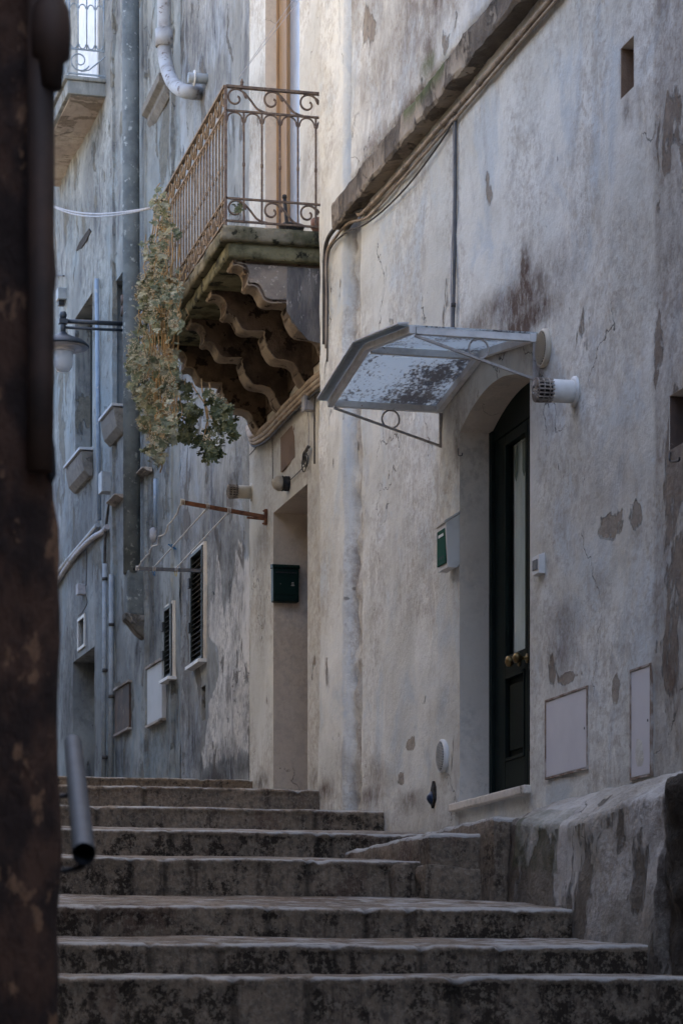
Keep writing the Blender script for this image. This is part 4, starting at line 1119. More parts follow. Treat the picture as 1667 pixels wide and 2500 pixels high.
MB().lathe((19.6,a[1]-.01,5.792),(0,0,1),[(.065,0),(.085,.20),(.095,.205),(.095,.27),(.085,.27),(.08,.22)],20).build('body', M['tilecol'], t)
MB().lathe((19.6,a[1]-.01,5.792),(0,0,1),[(.079,.23),(.079,.24)],20).build('soil', M['darkhole'], t)
# wires running up from the finial
for dx, lb in ((0.0,'thin steel wire rising right from the balcony rail'),(0.03,'second thin wire rising beside it from the balcony rail')):
    m = MB(); p = hitX(19.03, 583, 188); q = hitX(20.2, 735+dx*600, -30)
    m.tube([p,q], .0022, 5); tag(m.build('wire', M['greycable'], None), lb, 'wire', 'wires above the balcony')

# ------------------------------------------------------------------ hanging plants
def rosette(m, c, r, nrm, n=11, wid=.30):
    nrm = Vector(nrm).normalized(); a = nrm.orthogonal().normalized(); b = nrm.cross(a)
    off = random.uniform(0, PI)
    for k in range(n):
        th = off+2.4*k; q = .35+.65*((k+1)/n); L = r*q*random.uniform(.85,1.15)
        d = (a*math.cos(th)+b*math.sin(th)); side = nrm.cross(d)
        up = (1.2-q)*1.3+random.uniform(-.15,.2)
        base = Vector(c); w = L*wid; dr = (d+nrm*up*.6).normalized()
        p1 = base+dr*L*.45; p2 = base+dr*L*.80-nrm*L*.03; p3 = base+dr*L-nrm*L*.10
        m.add([base, p1+side*w*.45, p1-side*w*.45, p2+side*w*.85, p2-side*w*.85, p3+side*w*.35, p3-side*w*.35, p1-nrm*w*.18, p2-nrm*w*.22],
              [(0,1,7),(0,7,2),(1,3,8,7),(7,8,4,2),(3,5,8),(8,5,6),(8,6,4)], True)
def flowers(m, c, r):
    for _ in range(16):
        d = Vector((random.gauss(0,1),random.gauss(0,1),random.gauss(.5,1))).normalized()*r*random.uniform(.5,1)
        p = Vector(c)+d; s = random.uniform(.0035,.008)
        m.add([p+Vector((s,0,0)),p-Vector((s,0,0)),p+Vector((0,s,0)),p-Vector((0,s,0)),p+Vector((0,0,s)),p-Vector((0,0,s))],
              [(0,2,4),(2,1,4),(1,3,4),(3,0,4),(2,0,5),(1,2,5),(3,1,5),(0,3,5)])
M['leafold'] = simple('withered_tan_leaf', (.26,.20,.11), (.17,.12,.06), 18, .8)
M['leafpale'] = simple('pale_grey_succulent_leaf', (.27,.28,.21), (.18,.19,.13), 18, .65)
def plant(label, rows, n, mat, yr, r0, fl=.3, stems=(), seed=1, sprig=.10):
    random.seed(seed)
    lo = rows[0][0]; hi = rows[-1][0]
    def rng(y):
        for (ya,a,b),(yb,c,d) in zip(rows, rows[1:]):
            if ya <= y <= yb:
                q = (y-ya)/(yb-ya); return a+(c-a)*q, b+(d-b)*q
        return rows[-1][1:]
    p0 = hitY(yr[0], (rows[0][1]+rows[0][2])/2*KX, lo*KY)
    t = thing('hanging_plant', label, 'plant', WF, p0, 'succulents trailing from the balcony')
    lf = MB(); st = MB(); fw = MB(); l2 = MB(); l3 = MB()
    wsum = [(y, rng(y)) for y in range(int(lo), int(hi), 5)]
    wt = [max(1, b-a) for _, (a, b) in wsum]
    tufts = []
    for i in range(max(6, n//26)):
        y, (a, b) = random.choices(wsum, wt)[0]; tufts.append((random.uniform(a+4, b-4), y, random.uniform(*yr), random.uniform(.7,1.25)))
    for i in range(n):
        tx, ty, tY, tr = random.choice(tufts)
        x = random.gauss(tx, 13*tr); y = random.gauss(ty, 17*tr); Y = random.gauss(tY, .05)
        if not (lo-6 < y < hi+6): continue
        a, b = rng(max(lo, min(hi, y)))
        if x < a-9 or x > b+5: continue
        
        c = hitY(Y, x*KX, y*KY)
        q_ = random.random(); rosette(lf if q_ < .62 or seed != 3 else (l2 if q_ < .95 else l3), c, r0*random.uniform(.45,1.25), (random.gauss(-.7,.5), random.gauss(.25,.4), random.gauss(.55,.5)), random.randint(12,18))
        if random.random() < sprig:
            q = Vector(c); pts = [q]
            for _ in range(4): q = q+Vector((random.gauss(0,.018),random.gauss(-.01,.018),random.uniform(.03,.06))); pts.append(q)
            st.tube(pts, .0038, 5)
        if random.random() < fl: flowers(fw, Vector(c)+Vector((-.02,.02,.03)), .045)
    for pts in stems:
        P = [Vector(hitY(Y, x*KX, y*KY)) for x, y, Y in pts]
        R_ = []
        for i in range(len(P)-1):
            for k in range(5):
                R_.append(P[i].lerp(P[i+1], k/5)+Vector((fb(i+k*.2,seed,1)*.02, fb(i+k*.2,seed,2)*.02, 0)))
        R_.append(P[-1]); st.tube(R_, .006, 6)
    lf.build('leaves', mat, t, fixn=False); st.build('stems', M['stem'], t)
    if l2.v: l2.build('pale_leaves', M['leafpale'], t, fixn=False); l3.build('withered_leaves', M['leafold'], t, fixn=False)
    if fw.v: fw.build('flowers', M['flower'], t, fixn=False)
main_stems = [[(372+dx, 480, .72),(366+dx*1.2, 600, .80),(362+dx, 740, .84),(368+dx*.8, 900, .84),(372+dx*.6, 1000, .82)] for dx in (-18,-9,0,8,16,24,-14,12)]
main_stems += [[(412,560,.70),(404,660,.74),(410,760,.74),(402,880,.74),(404,960,.74)],[(405,690,.72),(398,790,.72),(404,840,.72)],[(365,1030,.8),(372,1060,.8),(368,1085,.8)],[(352,560,.8),(344,640,.84),(350,700,.84)]]
plant('large grey-green succulent mass hanging from the far end of the balcony', [(440,356,366),(480,350,380),(505,335,395),(520,312,402),(575,320,405),(605,345,400),(640,335,408),(670,325,415),(720,308,412),(800,302,408),(880,302,405),(910,312,404),(950,328,402),(1000,330,398),(1040,330,392),(1055,345,390),(1095,350,385)],
      1500, M['leaf'], (.66,.96), .042, .22, main_stems, 3)
plant('darker green succulent strands hanging beneath the balcony corbels', [(880,400,440),(930,400,520),(960,400,545),(1000,400,545),(1012,430,520),(1030,458,500),(1062,462,505)],
      300, M['leafdark'], (.45,.75), .050, .03, [[(470,900,.6),(476,960,.6),(470,1030,.6)],[(480,880,.6),(500,940,.6),(530,985,.6)],[(425,870,.6),(430,930,.6),(420,990,.6)],[(440,880,.6),(470,930,.6),(500,975,.6)],[(462,870,.6),(480,1000,.6),(485,1045,.6)],[(410,860,.6),(404,930,.6),(400,960,.6)]], 5, 0)
plant('small olive succulent growing inside the balcony railing', [(470,535,560),(500,520,575)], 14, M['leafdark'], (.35,.55), .035, .0, [], 9)

# ------------------------------------------------------------------ cables
def smooth_path(P, n=6):
    V = [Vector(p) for p in P]; res = []
    for i in range(len(V)-1):
        p0 = V[max(i-1,0)]; p1 = V[i]; p2 = V[i+1]; p3 = V[min(i+2,len(V)-1)]
        for k in range(n):
            t = k/n; res.append(.5*((2*p1)+(-p0+p2)*t+(2*p0-5*p1+4*p2-p3)*t*t+(-p0+3*p1-3*p2+p3)*t**3))
    res.append(V[-1]); return res
def cable(label, segs, r, mat, name='cable', group=None, cat='cable', clips=None, clipmat=None):
    """segs: list of (frame, ux, uy, off) in view coordinates"""
    P = [f.w(*au(f, ux, uy, off)) for f, ux, uy, off in segs]
    P = smooth_path(P)
    m = MB(); m.tube(P, r, 8)
    if clips:
        t = thing(name, label, cat, WF, tuple(P[0]), group)
        m.build('run', mat, t)
        k = MB(); acc = 0
        for a, b in zip(P, P[1:]):
            acc += (b-a).length
            if acc > clips:
                acc = 0; d = (b-a).normalized(); k.tube([a-d*.012, a+d*.012], r*1.35, 8)
        k.build('clips', clipmat or mat, t); return t
    return tag(m.build(name, mat, None), label, cat, group)
A_ = FA; B_ = FB; C_ = FC; D_ = FD
# under-ledge conduits; measured along the wall just under the ledge
cable('thick tan conduit clipped right under the stone ledge', [(A_,1420,-190,.035),(A_,1253,10,.035),(A_,1100,190,.035),(A_,1000,302,.035),(A_,900,418,.035),(A_,836,486,.04),(A_,822,490,.05)], .016, M['tan'], 'conduit', clips=.75, clipmat=M['tan'])
cable('thinner tan conduit running just below the thick one under the ledge', [(A_,1440,-185,.028),(A_,1266,12,.028),(A_,1110,196,.028),(A_,1010,312,.028),(A_,905,432,.028),(A_,845,497,.03),(A_,800,512,.06),(A_,768,548,.07),(A_,750,585,.07),(A_,750,680,.06),(A_,749,800,.05)], .010, M['tan'], 'conduit')
cable('dark cable sagging under the ledge and over the pilaster', [(A_,1045,268,.03),(A_,1020,312,.03),(A_,975,376,.03),(A_,930,432,.03),(A_,880,482,.03),(A_,835,516,.05),(A_,800,530,.06),(A_,765,560,.07),(A_,752,600,.07),(A_,753,700,.06),(A_,751,830,.05)], .006, M['blackish'])
cable('thick black cable bent over the pilaster edge next to the balcony', [(A_,836,482,.04),(A_,815,487,.055),(A_,795,496,.07),(A_,772,520,.075),(A_,752,550,.075),(A_,746,590,.07),(A_,745,680,.06),(A_,745,790,.05)], .016, M['blackish'])
cable('dark vertical conduit dropping from the ledge to the canopy', [(A_,1046,250,.02),(A_,1046,300,.02),(A_,1045,450,.02),(A_,1043,600,.02),(A_,1041,700,.02),(A_,1040,756,.02)], .011, M['grey_metal'], 'conduit', clips=1.2, clipmat=M['blackish'])
cable('thin grey wire running down beside the vertical conduit', [(A_,1040,262,.02),(A_,1041,450,.02),(A_,1036,620,.02),(A_,1035,756,.02)], .004, M['greycable'])
# bundle under the balcony
for i, (d, rr, mt, lb) in enumerate([(0,.030,'tan','thick cream cable under the balcony, topmost of the bundle'),(13,.024,'tan','second cream cable of the bundle under the balcony'),(23,.016,'tan','third thinner cream cable of the bundle under the balcony'),(33,.010,'blackish','thin dark cable, lowest of the bundle under the balcony')]):
    cable(lb, [(B_,748,850+d,.06),(B_,720,872+d,.05),(B_,690,900+d,.05),(B_,650,940+d,.05),(B_,615,977+d,.05),(B_,590,998+d*.8,.05),(B_,577,1001+d*.6,.04),(B_,572,990+d*.3,-.05),(B_,570,975+d*.2,-.3)], rr, M[mt], group='cables under the balcony')
cable('thin wire looping on the cream wall beside the flue', [(B_,573,1045,.012),(B_,595,1020,.012),(B_,622,990,.012),(B_,625,1000,.012),(B_,626,1080,.012),(B_,627,1118,.012),(B_,640,1108,.03)], .0035, M['blackish'])
cable('thin dark wire from the dome lamp to the coiled cable', [(B_,665,1104,.02),(B_,685,1085,.015),(B_,703,1066,.02)], .0035, M['blackish'])
cable('dark cable dropping along the pilaster edge past the junction box', [(B_,733,862,.04),(B_,724,900,.03),(B_,722,960,.03),(B_,722,1040,.03),(B_,722,1065,.03)], .007, M['blackish'])
cable('grey wire loop hanging below the grey junction box', [(B_,706,945,.03),(B_,709,975,.03),(B_,708,1040,.03),(B_,701,1035,.03),(B_,706,1022,.03)], .0035, M['greycable'])
# coil
s, z = hu(FB, 711, 1058); m = MB(FB)
for k, (rr, dd) in enumerate(((.045,0),(.055,.02),(.04,-.02))):
    m.tube([(s+dd+rr*math.cos(q)*1.4,.03+.01*k,z-dd+rr*math.sin(q)*1.2) for q in [2*PI*j/20 for j in range(21)]], .005, 6, False)
m.tube([(s+.12,.03,z+.0),(s+.0,.035,z+.07),(s-.10,.03,z+.09)], .014, 8)
tag(m.build('cable_coil', M['blackish'], None), 'small tangle of coiled dark cable right of the dome lamp', 'cable coil')
def jbox(fr, ux, uy, w, h, d, mat, label):
    s, z = hu(fr, ux, uy); t = thing('junction_box', label, 'junction box', fr, (s,0,z), None)
    m = MB(fr); m.box((s-w/2,-.01,z-h/2),(s+w/2,d*.75,z+h/2)); m.build('body', mat, t, bevel=.006)
    m = MB(fr); m.box((s-w/2-.004,d*.76,z-h/2-.004),(s+w/2+.004,d,z+h/2+.004)); m.build('lid', mat, t, bevel=.004)
    return t
jbox(FB, 719, 928, .10, .11, .085, M['greycable'], 'grey junction box on the cream wall under the balcony')
jbox(FB, 607, 948, .10, .11, .085, M['tan'], 'ochre junction box among cables at the last corbel')
# small frayed wires under the ochre box
m = MB(FB); random.seed(4); s, z = hu(FB, 603, 972)
for k in range(9):
    p = Vector((s,.05,z)); pts = [p]
    for _ in range(4): p = p+Vector((random.gauss(0,.03),random.gauss(0,.015),random.uniform(-.05,.01))); pts.append(p)
    m.tube(smooth_path(pts,3), .0025, 4)
tag(m.build('loose_wires', M['tan'], None), 'frayed loose wires hanging under the ochre junction box', 'wires')
# hook in right wall
cable('rusty wire hook below the dark niche at the right edge', [(A_,1538,1040,.0),(A_,1537,1052,.05),(A_,1541,1060,.05),(A_,1558,1058,.05),(A_,1560,1050,.05)], .005, M['black'], 'wire_hook', cat='hook')
cable('short wire hook on the wall at the canopy bracket', [(A_,1052,1030,.0),(A_,1052,1045,.03),(A_,1060,1046,.03),(A_,1061,1040,.03)], .003, M['black'], 'wire_hook', cat='hook')

# ------------------------------------------------------------------ washing bars
s, z = FB.hit(650, 1262); 
t1 = thing('washing_bar', 'rusty brown washing bar tilted upward, on the cream wall', 'washing bar', FB, (s,0,z))
o1, zt1 = FB.perp(s, 444, 1226)
m = MB(FB); m.bar((s,.02,z),(s,o1,zt1),.030,.032); m.build('bar', M['rustbar'], t1)
m = MB(FB); m.box((s-.02,-.005,z-.07),(s+.02,.018,z+.065)); m.bar((s,.018,z-.022),(s,.17,z-.014),.022,.014); m.build('wall_plate', M['rustbar'], t1)
m = MB(FB); m.tube([(s,.01,z-.055),(s,.035,z-.06)],.008,6); m.tube([(s,.01,z+.05),(s,.03,z+.05)],.008,6); m.build('bolt', M['rustbar'], t1)
s2, z2 = FC.hit(500, 1394)
t2 = thing('washing_bar', 'grey metal washing bar fixed beside the larger shutter', 'washing bar', FC, (s2,0,z2))
o2, zt2 = FC.perp(s2, 333, 1388)
m = MB(FC); m.bar((s2,.02,z2),(s2,o2,zt2),.022,.034); m.build('bar', M['grey_metal'], t2)
m = MB(FC); m.box((s2-.03,-.005,z2-.09),(s2+.03,.025,z2+.07)); m.build('wall_plate', M['grey_metal'], t2)
def lerp3(a, b, q): return tuple(a[i]+(b[i]-a[i])*q for i in range(3))
P1a = FB.w(s,.02,z); P1b = FB.w(s,o1,zt1); P2a = FC.w(s2,.02,z2); P2b = FC.w(s2,o2,zt2)
for i, (qa, qb, sag, lb) in enumerate(((.99,.985,.03,'slack outermost white clothes line between the two bars'),(.69,.735,0,'middle white clothes line carrying a blue peg'),(.43,.40,0,'inner white clothes line tied near the wall'))):
    a = P1a.lerp(P1b, qa)+Vector((0,0,-.01)); b = P2a.lerp(P2b, qb)+Vector((0,0,.02))
    pts = [a.lerp(b, k/24)-Vector((0,0,sag*math.sin(PI*k/24)))+Vector((0,math.sin(k*1.3)*(.012 if i == 0 else 0),math.cos(k*1.7)*(.012 if i == 0 else 0))) for k in range(25)]
    m = MB(); m.tube(smooth_path(pts,3), .007, 5)
    for (p, e) in ((a, P1b-P1a), (b, P2b-P2a)):
        e = e.normalized()
        for k in range(3):
            m.tube([p+e*(.012*(k-1))+Vector((.024*math.cos(q),0,.012+.026*math.sin(q))) if (p-a).length < 1e-6 else p+e*(.012*(k-1))+Vector((.018*math.cos(q),0,-.018+.026*math.sin(q))) for q in [2*PI*j/10 for j in range(11)]], .0035, 4, False)
    tag(m.build('clothes_line', M['rope'], None), lb, 'clothes line', 'clothes lines between the bars')
    if i == 1: mids = a.lerp(b, .62)
def peg(p, mat, label, tilt):
    t = thing('clothes_peg', label, 'peg', WF, tuple(p), 'clothes pegs')
    for sgn in (-1,1):
        m = MB(); d = Vector((0, math.sin(tilt), math.cos(tilt)))
        m.bar(Vector(p)-d*.04+Vector((0,.006*sgn,0)), Vector(p)+d*.035+Vector((0,.014*sgn,0)), .008, .011); m.build('half', mat, t)
peg(mids, M['bluepeg'], 'blue clothes peg clipped half way along the middle line', .9)
peg(P2a.lerp(P2b,.74)-Vector((0,0,.025)), M['bluepeg'], 'blue clothes peg on the grey washing bar', .1)
peg(P2a.lerp(P2b,.41)-Vector((0,0,.025)), M['yellowpeg'], 'yellow clothes peg on the grey washing bar', .1)
cable('small bent nail in the cream wall', [(C_,487,1360,.0),(C_,490,1360,.03),(C_,492,1366,.03)], .004, M['black'], 'nail', cat='nail')

# ------------------------------------------------------------------ pipes of the far houses
def vpipe(fr, ux, uy0, uy1, r, mat, label, name='drainpipe', off=None, joints=(), cat='drainpipe', group=None, lean=0):
    off = off if off is not None else r+.02
    s0, z0 = hu(fr, ux, uy0, off); s1, z1 = hu(fr, ux+lean, uy1, off)
    t = thing(name, label, cat, fr, (s1,off,z1), group)
    m = MB(fr); m.tube([(s0,off,z0),(s0+(s1-s0)*.5,off,(z0+z1)/2),(s1,off,z1)], r, 16); m.build('pipe', mat, t)
    if joints:
        for uy in joints:
            k = MB(fr); hb = .05 if r > .05 else .018
            _, zj = hu(fr, ux, uy, off); k.tube([(s0,off,zj-hb),(s0,off,zj+hb)], r*1.15, 16)
            k.build('joint_band', M['rustpanel'] if r > .05 else M['blackish'], t)
    return t
# big cement drainpipe
sD, _ = FD.hit(319, 800, .15)
t = vpipe(FD, 300, -60, 1318, .098, M['drain'], 'thick lichened cement drainpipe down the far blue grey house', off=.15, joints=(690,715), lean=3)
s_, z_ = hu(FD, 303, 1312, .15); _, z2_ = hu(FD, 303, 1415, .15)
m = MB(FD); m.box((s_-.09,-.01,z2_),(s_+.11,.22,z_)); m.build('casing', M['drain'], t, bevel=.02)
m = MB(FD); m.tube([(s_-.115,.15,z_-.01),(s_-.115,.15,z_+.02)],.01,5); m.build('clamp', M['black'], t)
_, z3_ = hu(FD, 303, 1468, .15)
m = MB(FD); m.prism([(0,z2_),(.25,z2_+.03),(.25,z2_-.05),(.19,z2_-.10),(.11,z3_+.06),(.03,z3_),(0,z3_)], 0, s_-.10, s_+.12); m.build('stone_bracket', M['darkstone'], t, bevel=.02)
# pale pipe with elbow at the top
fr = FC; o_ = .20
pts = [(fr,386,-80,o_),(fr,378,0,o_),(fr,377,80,o_),(fr,378,125,o_),(fr,384,158,o_),(fr,398,190,o_),(fr,418,206,o_),(fr,440,211,.12),(fr,466,213,-.05)]
P = [f.w(*au(f,x,y,o)) for f,x,y,o in pts]
# keep the straight part vertical
P[0] = Vector((P[2].x, P[2].y, P[2].z+2.0)); P[1] = Vector((P[2].x, P[2].y, P[2].z+.8))
t = thing('vent_pipe', 'fat pale vent pipe with a swan-neck bend above the balcony', 'pipe', WF, tuple(P[3]))
m = MB(); m.tube(smooth_path(P,8), .072, 18); m.build('pipe', M['cowl'], t)
m = MB(); m.tube([P[2]+Vector((0,0,.06)),P[2]-Vector((0,0,.12))], .092, 18); m.build('collar', M['cowl'], t)
s, z = FC.hit(505, 192); t = thing('vent_pipe', 'short white plastic pipe stub sticking out beside the swan-neck pipe', 'pipe', FC, (s,0,z))
m = MB(FC); m.lathe((s,-.05,z),(0,1,0),[(.05,0),(.05,.24),(.045,.24)],18); m.build('pipe', M['lightpipe'], t)
m = MB(FC); m.lathe((s,.12,z),(0,1,0),[(.05,0),(.078,.004),(.078,.012),(.05,.016)],20); m.build('flange', M['whiteplastic'], t)
vpipe(FD, 222, 640, 1195, .026, M['bluepipe'], 'thin blue grey conduit running down left of the thick drainpipe', 'conduit', cat='conduit', lean=6)
vpipe(FD, 256, 1320, 1800, .030, M['lightpipe'], 'pale conduit low on the far house, nearer of the twin pair', 'conduit', cat='conduit', joints=(1435,1600), group='twin conduits', lean=-1)
vpipe(FD, 241, 1295, 1800, .030, M['lightpipe'], 'pale conduit low on the far house, farther of the twin pair', 'conduit', cat='conduit', joints=(1330,1540,1740), group='twin conduits', lean=-3)
vpipe(FD, 357, 1100, 1210, .022, M['bluepipe'], 'short blue grey conduit right of the thick drainpipe', 'conduit', cat='conduit')
s, z = hu(FD, 357, 1225, .03); m = MB(FD); m.lathe((s,.05,z),(0,0,1),[(.02,-.10),(.045,-.04),(.045,.04),(.025,.06)],12)
tag(m.build('pipe_socket', M['greycable'], None), 'grey pipe socket under the short blue conduit', 'pipe socket')
cable('thick pale pipe running diagonally across the far house, upper one', [(D_,225,1205,.05),(D_,200,1235,.05),(D_,160,1282,.05),(D_,120,1330,.05)], .03, M['lightpipe'], 'conduit')
cable('grimy cable bundle under the diagonal pipe of the far house', [(D_,246,1210,.04),(D_,236,1222,.04),(D_,210,1238,.05),(D_,170,1280,.05),(D_,125,1345,.05)], .035, M['greycable'], 'cable_bundle')
cable('cable dropping from the pale box to the diagonal bundle', [(D_,252,1150,.05),(D_,247,1180,.04),(D_,243,1215,.04),(D_,241,1250,.04),(D_,240,1300,.04)], .018, M['blackish'])
# tufts of weeds on diagonal pipe
m = MB(FD); random.seed(12)
for k in range(60):
    s, z = hu(FD, 150+random.uniform(-14,14), 1292+random.uniform(-10,10)-0, .08)
    p = Vector((s,.08,z)); d = Vector((random.gauss(0,.03),random.uniform(0,.05),random.uniform(.02,.07)))
    m.add([p,p+Vector((.012,0,0)),p+d],[(0,1,2)])
tag(m.build('weeds', M['leafdark'], None, fixn=False), 'small green weeds growing on the diagonal pipes', 'weeds', kind='stuff')
jbox(FD, 256, 1110, .22, .24, .14, M['lightpipe'], 'pale grey junction box on the far house right of the blue conduit')
jbox(FD, 194, 1355, .14, .13, .10, M['greycable'], 'small grey box with dangling wire above the small white window')
cable('thin dark wire curling below the small grey box', [(D_,196,1365,.05),(D_,200,1385,.04),(D_,190,1405,.03),(D_,180,1415,.02)], .006, M['blackish'])
cable('thin wire rising from the small grey box', [(D_,198,1345,.04),(D_,199,1300,.03),(D_,198,1260,.03)], .006, M['blackish'])
# telephone wire across
p = FD.w(*au(FD,100,464,.05)); q = Vector(hitX(22.1, 372, 507)); 
for k, dz in ((0,0),(1,.05)):
    m = MB(); m.tube([p.lerp(q,i/14)-Vector((0,0,.10*math.sin(PI*i/14)+dz*math.sin(PI*i/14)*.6)) for i in range(15)], .010, 5)
    tag(m.build('overhead_wire', M['greycable'], None), ('upper' if k == 0 else 'lower')+' strand of grey wire strung from the far house to the balcony', 'wire', 'overhead wires')
cable('short iron rod sticking out of the far wall above the street lamp', [(D_,128,632,.02),(D_,147,633,.35)], .010, M['black'], 'iron_rod', cat='rod')
# cracks gouged into the far wall
for (pts, lb) in (([(176,575),(184,556),(196,538),(206,524),(210,530),(200,552),(188,570)],'dark slanting gouge in the far plaster above the lamp'),):
    P = [hu(FD,x,y) for x,y in pts]; m = MB(FD); m.prism(P, 1, -.01, .012)
    m.build('gouge', M['darkhole'], houseD)
# pale box above lamp
s, z = hu(FD, 151, 687); t = thing('junction_box', 'small pale box with a black socket above the street lamp', 'junction box', FD, (s,0,z))
m = MB(FD); m.box((s-.09,0,z-.02),(s+.09,.12,z+.13)); m.build('body', M['lightpipe'], t, bevel=.01)
m = MB(FD); m.box((s-.04,.02,z-.09),(s+.04,.10,z-.022)); m.build('socket', M['black'], t)

# ------------------------------------------------------------------ street lamp on an arm
sL, zL = FD.hit(322, 794)
ls = sL-.05
def LP(px, py): o, z = FD.perp(ls, px, py); return (ls, o, z)
t = thing('street_lamp', 'black bracket street lamp with a wide round shade and frosted glass', 'street lamp', FD, (ls,.1,zL))
m = MB(FD); a = LP(162,784); b = LP(300,790); c = LP(160,799); d = LP(300,806)
m.tube([a,b], .026, 10); m.tube([c,d], .016, 10); m.build('arm', M['lampmetal'], t)
m = MB(FD); e = LP(300,781); f = LP(312,813); m.box((ls-.06,e[1],f[2]),(ls+.06,f[1],e[2])); m.tube([((ls),f[1]+.01,(e[2]+f[2])/2-.03),(ls,-.02,(e[2]+f[2])/2-.03)], .05, 10); m.build('wall_box', M['lampmetal'], t, bevel=.01)
lo = LP(154, 820); top = LP(154, 764)
m = MB(FD); m.tube([lo,LP(154,775)], .032, 12); m.box((ls-.045,lo[1]-.05,LP(154,790)[2]),(ls+.045,lo[1]+.05,LP(154,779)[2])); m.lathe((ls,lo[1],LP(154,769)[2]),(0,0,1),[(.01,-.05),(.035,-.035),(.045,0),(.035,.035),(.01,.045)],14); m.build('post', M['lampmetal'], t)
zc = LP(154,838)[2]; zr = LP(154,832)[2]
cen = (ls, lo[1], 0); hw = .30
m = MB(FD); m.lathe((ls,lo[1],zr),(0,0,1),[(hw,-.07),(hw,-.055),(hw*.8,.0),(hw*.4,.045),(.06,.075),(.04,.10)],40)
m.build('shade', M['lampmetal'], t)
m = MB(FD); m.lathe((ls,lo[1],zr),(0,0,1),[(hw*.98,-.078),(hw*.75,-.076),(hw*.4,-.09),(.14,-.11),(.14,-.13)],40); m.build('reflector', M['lampunder'], t)
zg = LP(154,855)[2]; zg2 = LP(154,908)[2]; H = zg-zg2
m = MB(FD); m.lathe((ls,lo[1],zg2),(0,0,1),[(.02,0),(.07,.012),(.10,.05),(.112,.10),(.116,H)],26); m.build('glass', M['frosted'], t)

# ------------------------------------------------------------------ upper left balcony
sB, _ = FD.hit(258, 200)
bl = thing('balcony', 'small pale stone balcony with a light blue iron railing at the top left', 'balcony', FD, (sB+1,0,FD.hit(258,230)[1]))
oF, zT = FD.perp(sB, 164.5, 183); _, zU = FD.perp(sB, 164.5, 226)
sE = sB+3.6
m = MB(FD); m.box((sB,-.05,zU),(sE,oF,zT-.05)); m.box((sB-.03,-.05,zT-.049),(sE,oF+.04,zT)); m.build('slab', M['trim'] if False else M['farwall'], bl, bevel=.012)
m = MB(FD); m.box((sB+.04,-.05,zU-.02),(sB+1.5,oF-.05,zU-.002)); m.box((sB+1.52,-.05,zU-.02),(sE-.03,oF-.05,zU-.002)); m.build('underside', M['rough'], bl)
# railing
zr0 = zT+.04; hR = 1.0
m = MB(FD)
for z in (zr0, zr0+.30, zr0+.95):
    m.bar((sB+.02,-.02,z),(sB+.02,oF-.02,z),.016,.018); m.bar((sB+.02,oF-.02,z),(sE,oF-.02,z),.016,.018)
br = m.build('railing', M['paleiron'], bl)
m = MB(FD)
for k in range(5):
    o = .02+(oF-.05)*k/4; m.tube([(sB+.02,o,zr0+.30),(sB+.02,o,zr0+.95)],.009,6)
for k in range(24): m.tube([(sB+.15*k+.02,oF-.02,zr0),(sB+.15*k+.02,oF-.02,zr0+.95)],.009,6)
w = (oF-.05)/4
for k in range(4):
    c = .02+w*(k+.5)
    for zz, sg in ((zr0+.30+w*.6,-1),(zr0+.80,1)):
        m.tube([(sB+.02,c+w*.38*math.cos(q),zz+sg*w*.5*math.sin(q)) for q in [PI*j/10 for j in range(11)]],.008,6)
m.build('balusters', M['paleiron'], br)
m = MB(FD)
c = oF*.68
m.tube([(sB+.02,c+(.03+.10*q)*math.cos(-q*9),zr0+.16+(.03+.10*q)*math.sin(-q*9)) for q in [k/24 for k in range(25)]],.009,6)
m.tube([(sB+.02,c-.02,zr0+.03),(sB+.02,c-.12,zr0+.06),(sB+.02,c-.30,zr0+.22),(sB+.02,c-.36,zr0+.29)],.009,6)
for k in range(10):
    q0 = sB+.3*k+.15; m.tube([(q0+.10*math.cos(q),oF-.02,zr0+.15+.10*math.sin(q)) for q in [2*PI*j/14 for j in range(15)]],.008,5)
m.build('scrolls', M['paleiron'], br)
# pale blind door behind
s0_, _ = FD.hit(243,60); s1_, _ = FD.hit(196,60)
m = MB(FD); m.box((s0_,-.0,zT),(s1_,.03,zT+2.4)); o = m.build('balcony_door', M['whiteplastic'], houseD, bevel=.01)

# ------------------------------------------------------------------ left foreground: pipe and handrail
t = thing('drainpipe', 'dark out-of-focus drainpipe down the near left house corner', 'drainpipe', WF, (4.93, 3.79, 0))
y_ = hitX(4.95, 101, 500)[1]
m = MB(); zend = hitX(4.95,100,1150)[2]; m.tube([(4.955,y_,2.6),(4.955,y_,1.2),(4.955,y_+.003,zend)], .026, 18)
m.build('pipe', M['darkpipe'], t)
a = hitX(4.94, 124, 75)
m = MB(); m.lathe((4.94,a[1],a[2]),(0,0,1),[(.022,-.11),(.026,-.06),(.037,-.05),(.039,0),(.036,.04),(.026,.06),(.022,.2)],20); m.build('collar', M['darkpipe'], t)
m = MB(); b = hitX(4.98, 134, 1128); m.lathe((5.0,b[1]+.004,b[2]),(0,0,1),[(.004,-.035),(.010,-.02),(.008,.03),(.004,.05)],10); m.build('clip', M['black'], t)
t = thing('handrail', 'short grey steel handrail tube on the near left house corner', 'handrail', WF, (5.6, 3.6, .3))
pb = Vector(hitX(5.12, 205, 2086)); pt = Vector(hitX(6.85, 178, 1815))
m = MB(); m.tube([pb,pt], .0235, 24, False); dirv = (pt-pb).normalized()
m.tube([pb+dirv*.002, pb+dirv*.10], .019, 20, False)
m.build('tube', M['rail'], t)
m = MB(); m.lathe(tuple(pt), tuple(dirv), [(.0235,0),(.020,.006),(.008,.009)], 20); m.build('end_cap', M['rail'], t)
m = MB(); q = pb.lerp(pt,.03); m.tube(smooth_path([q-Vector((0,0,.018)), q-Vector((0,-.005,.035)), q+Vector((.02,.05,-.042)), q+Vector((.02,.16,-.045))]), .006, 8)
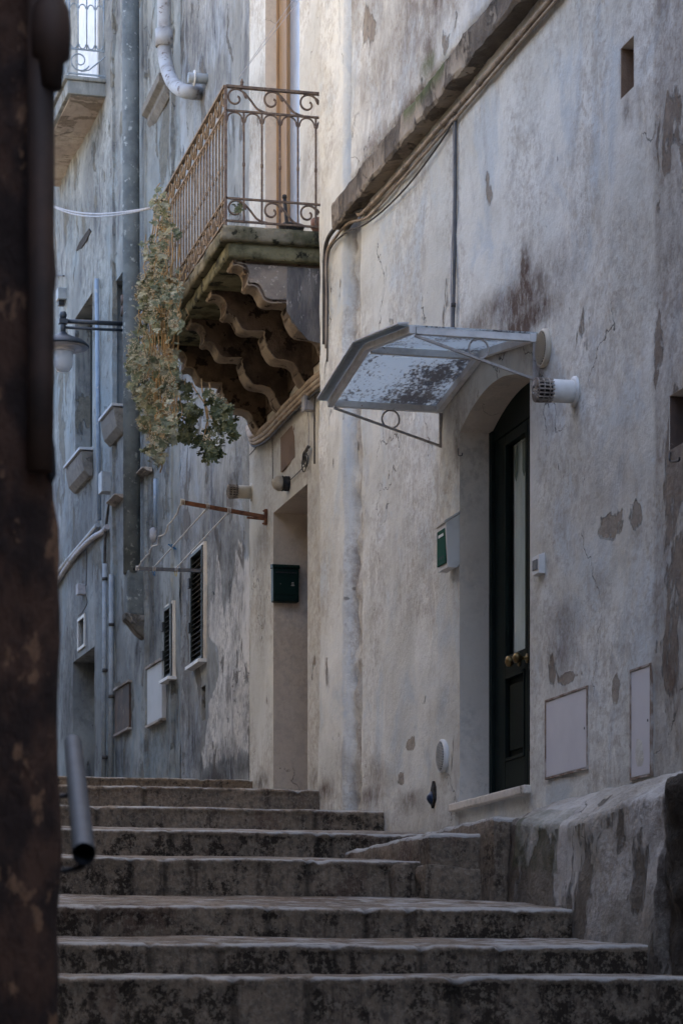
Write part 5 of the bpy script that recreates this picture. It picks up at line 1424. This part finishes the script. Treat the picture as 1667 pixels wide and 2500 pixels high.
q = pb.lerp(pt,.60); m.tube(smooth_path([q-Vector((0,0,.018)), q+Vector((0,.01,-.03)), q+Vector((0,.05,-.04)), q+Vector((0,.24,-.045))]), .006, 8)
m.build('bracket', M['black'], t)

# ------------------------------------------------------------------ light, sky, camera
SUN_EL, SUN_AZ = R(58), None
sc = bpy.context.scene
w = bpy.data.worlds.new("World"); sc.world = w; w.use_nodes = True
nt = w.node_tree; bg = nt.nodes['Background']
sky = nt.nodes.new('ShaderNodeTexSky'); sky.sky_type = 'NISHITA'; sky.sun_disc = False
sun_from = Vector((.15, -1, 0)).normalized()      # direction towards the sun, over the right hand roofs
sky.sun_elevation = SUN_EL; sky.sun_rotation = math.atan2(sun_from.x, sun_from.y)
nt.links.new(sky.outputs[0], bg.inputs[0]); bg.inputs[1].default_value = .15; sky.dust_density = 4; sky.ozone_density = .6; sky.air_density = .8
L = bpy.data.lights.new('sun', 'SUN'); L.energy = 5.0; L.angle = R(.5); L.color = (1, .92, .77)
lo_ = bpy.data.objects.new('sun', L); C.objects.link(lo_)
d = -Vector((sun_from.x*math.cos(SUN_EL), sun_from.y*math.cos(SUN_EL), math.sin(SUN_EL)))
lo_.rotation_euler = d.to_track_quat('-Z', 'Y').to_euler()
lo_.location = (10, -10, 20)

cam = bpy.data.cameras.new('camera'); co = bpy.data.objects.new('camera', cam); C.objects.link(co)
co.location = (0, CAMY, 0); co.rotation_euler = (R(90), 0, YAW-R(90))
cam.sensor_fit = 'HORIZONTAL'; cam.sensor_width = 24; cam.lens = 24*FL/1667
cam.shift_y = (HY-1250)/1667; cam.shift_x = 0
cam.clip_end = 6000; cam.clip_start = .05
cam.dof.use_dof = True; cam.dof.focus_distance = 17.5; cam.dof.aperture_fstop = 8
sc.camera = co
sc.view_settings.view_transform = 'Standard'; sc.view_settings.look = 'None'
sc.view_settings.exposure = 2.6; sc.view_settings.gamma = 1.0
sc.render.engine = 'CYCLES'
sc.cycles.max_bounces = 10; sc.cycles.diffuse_bounces = 6
sc.render.resolution_x = 682; sc.render.resolution_y = 1024
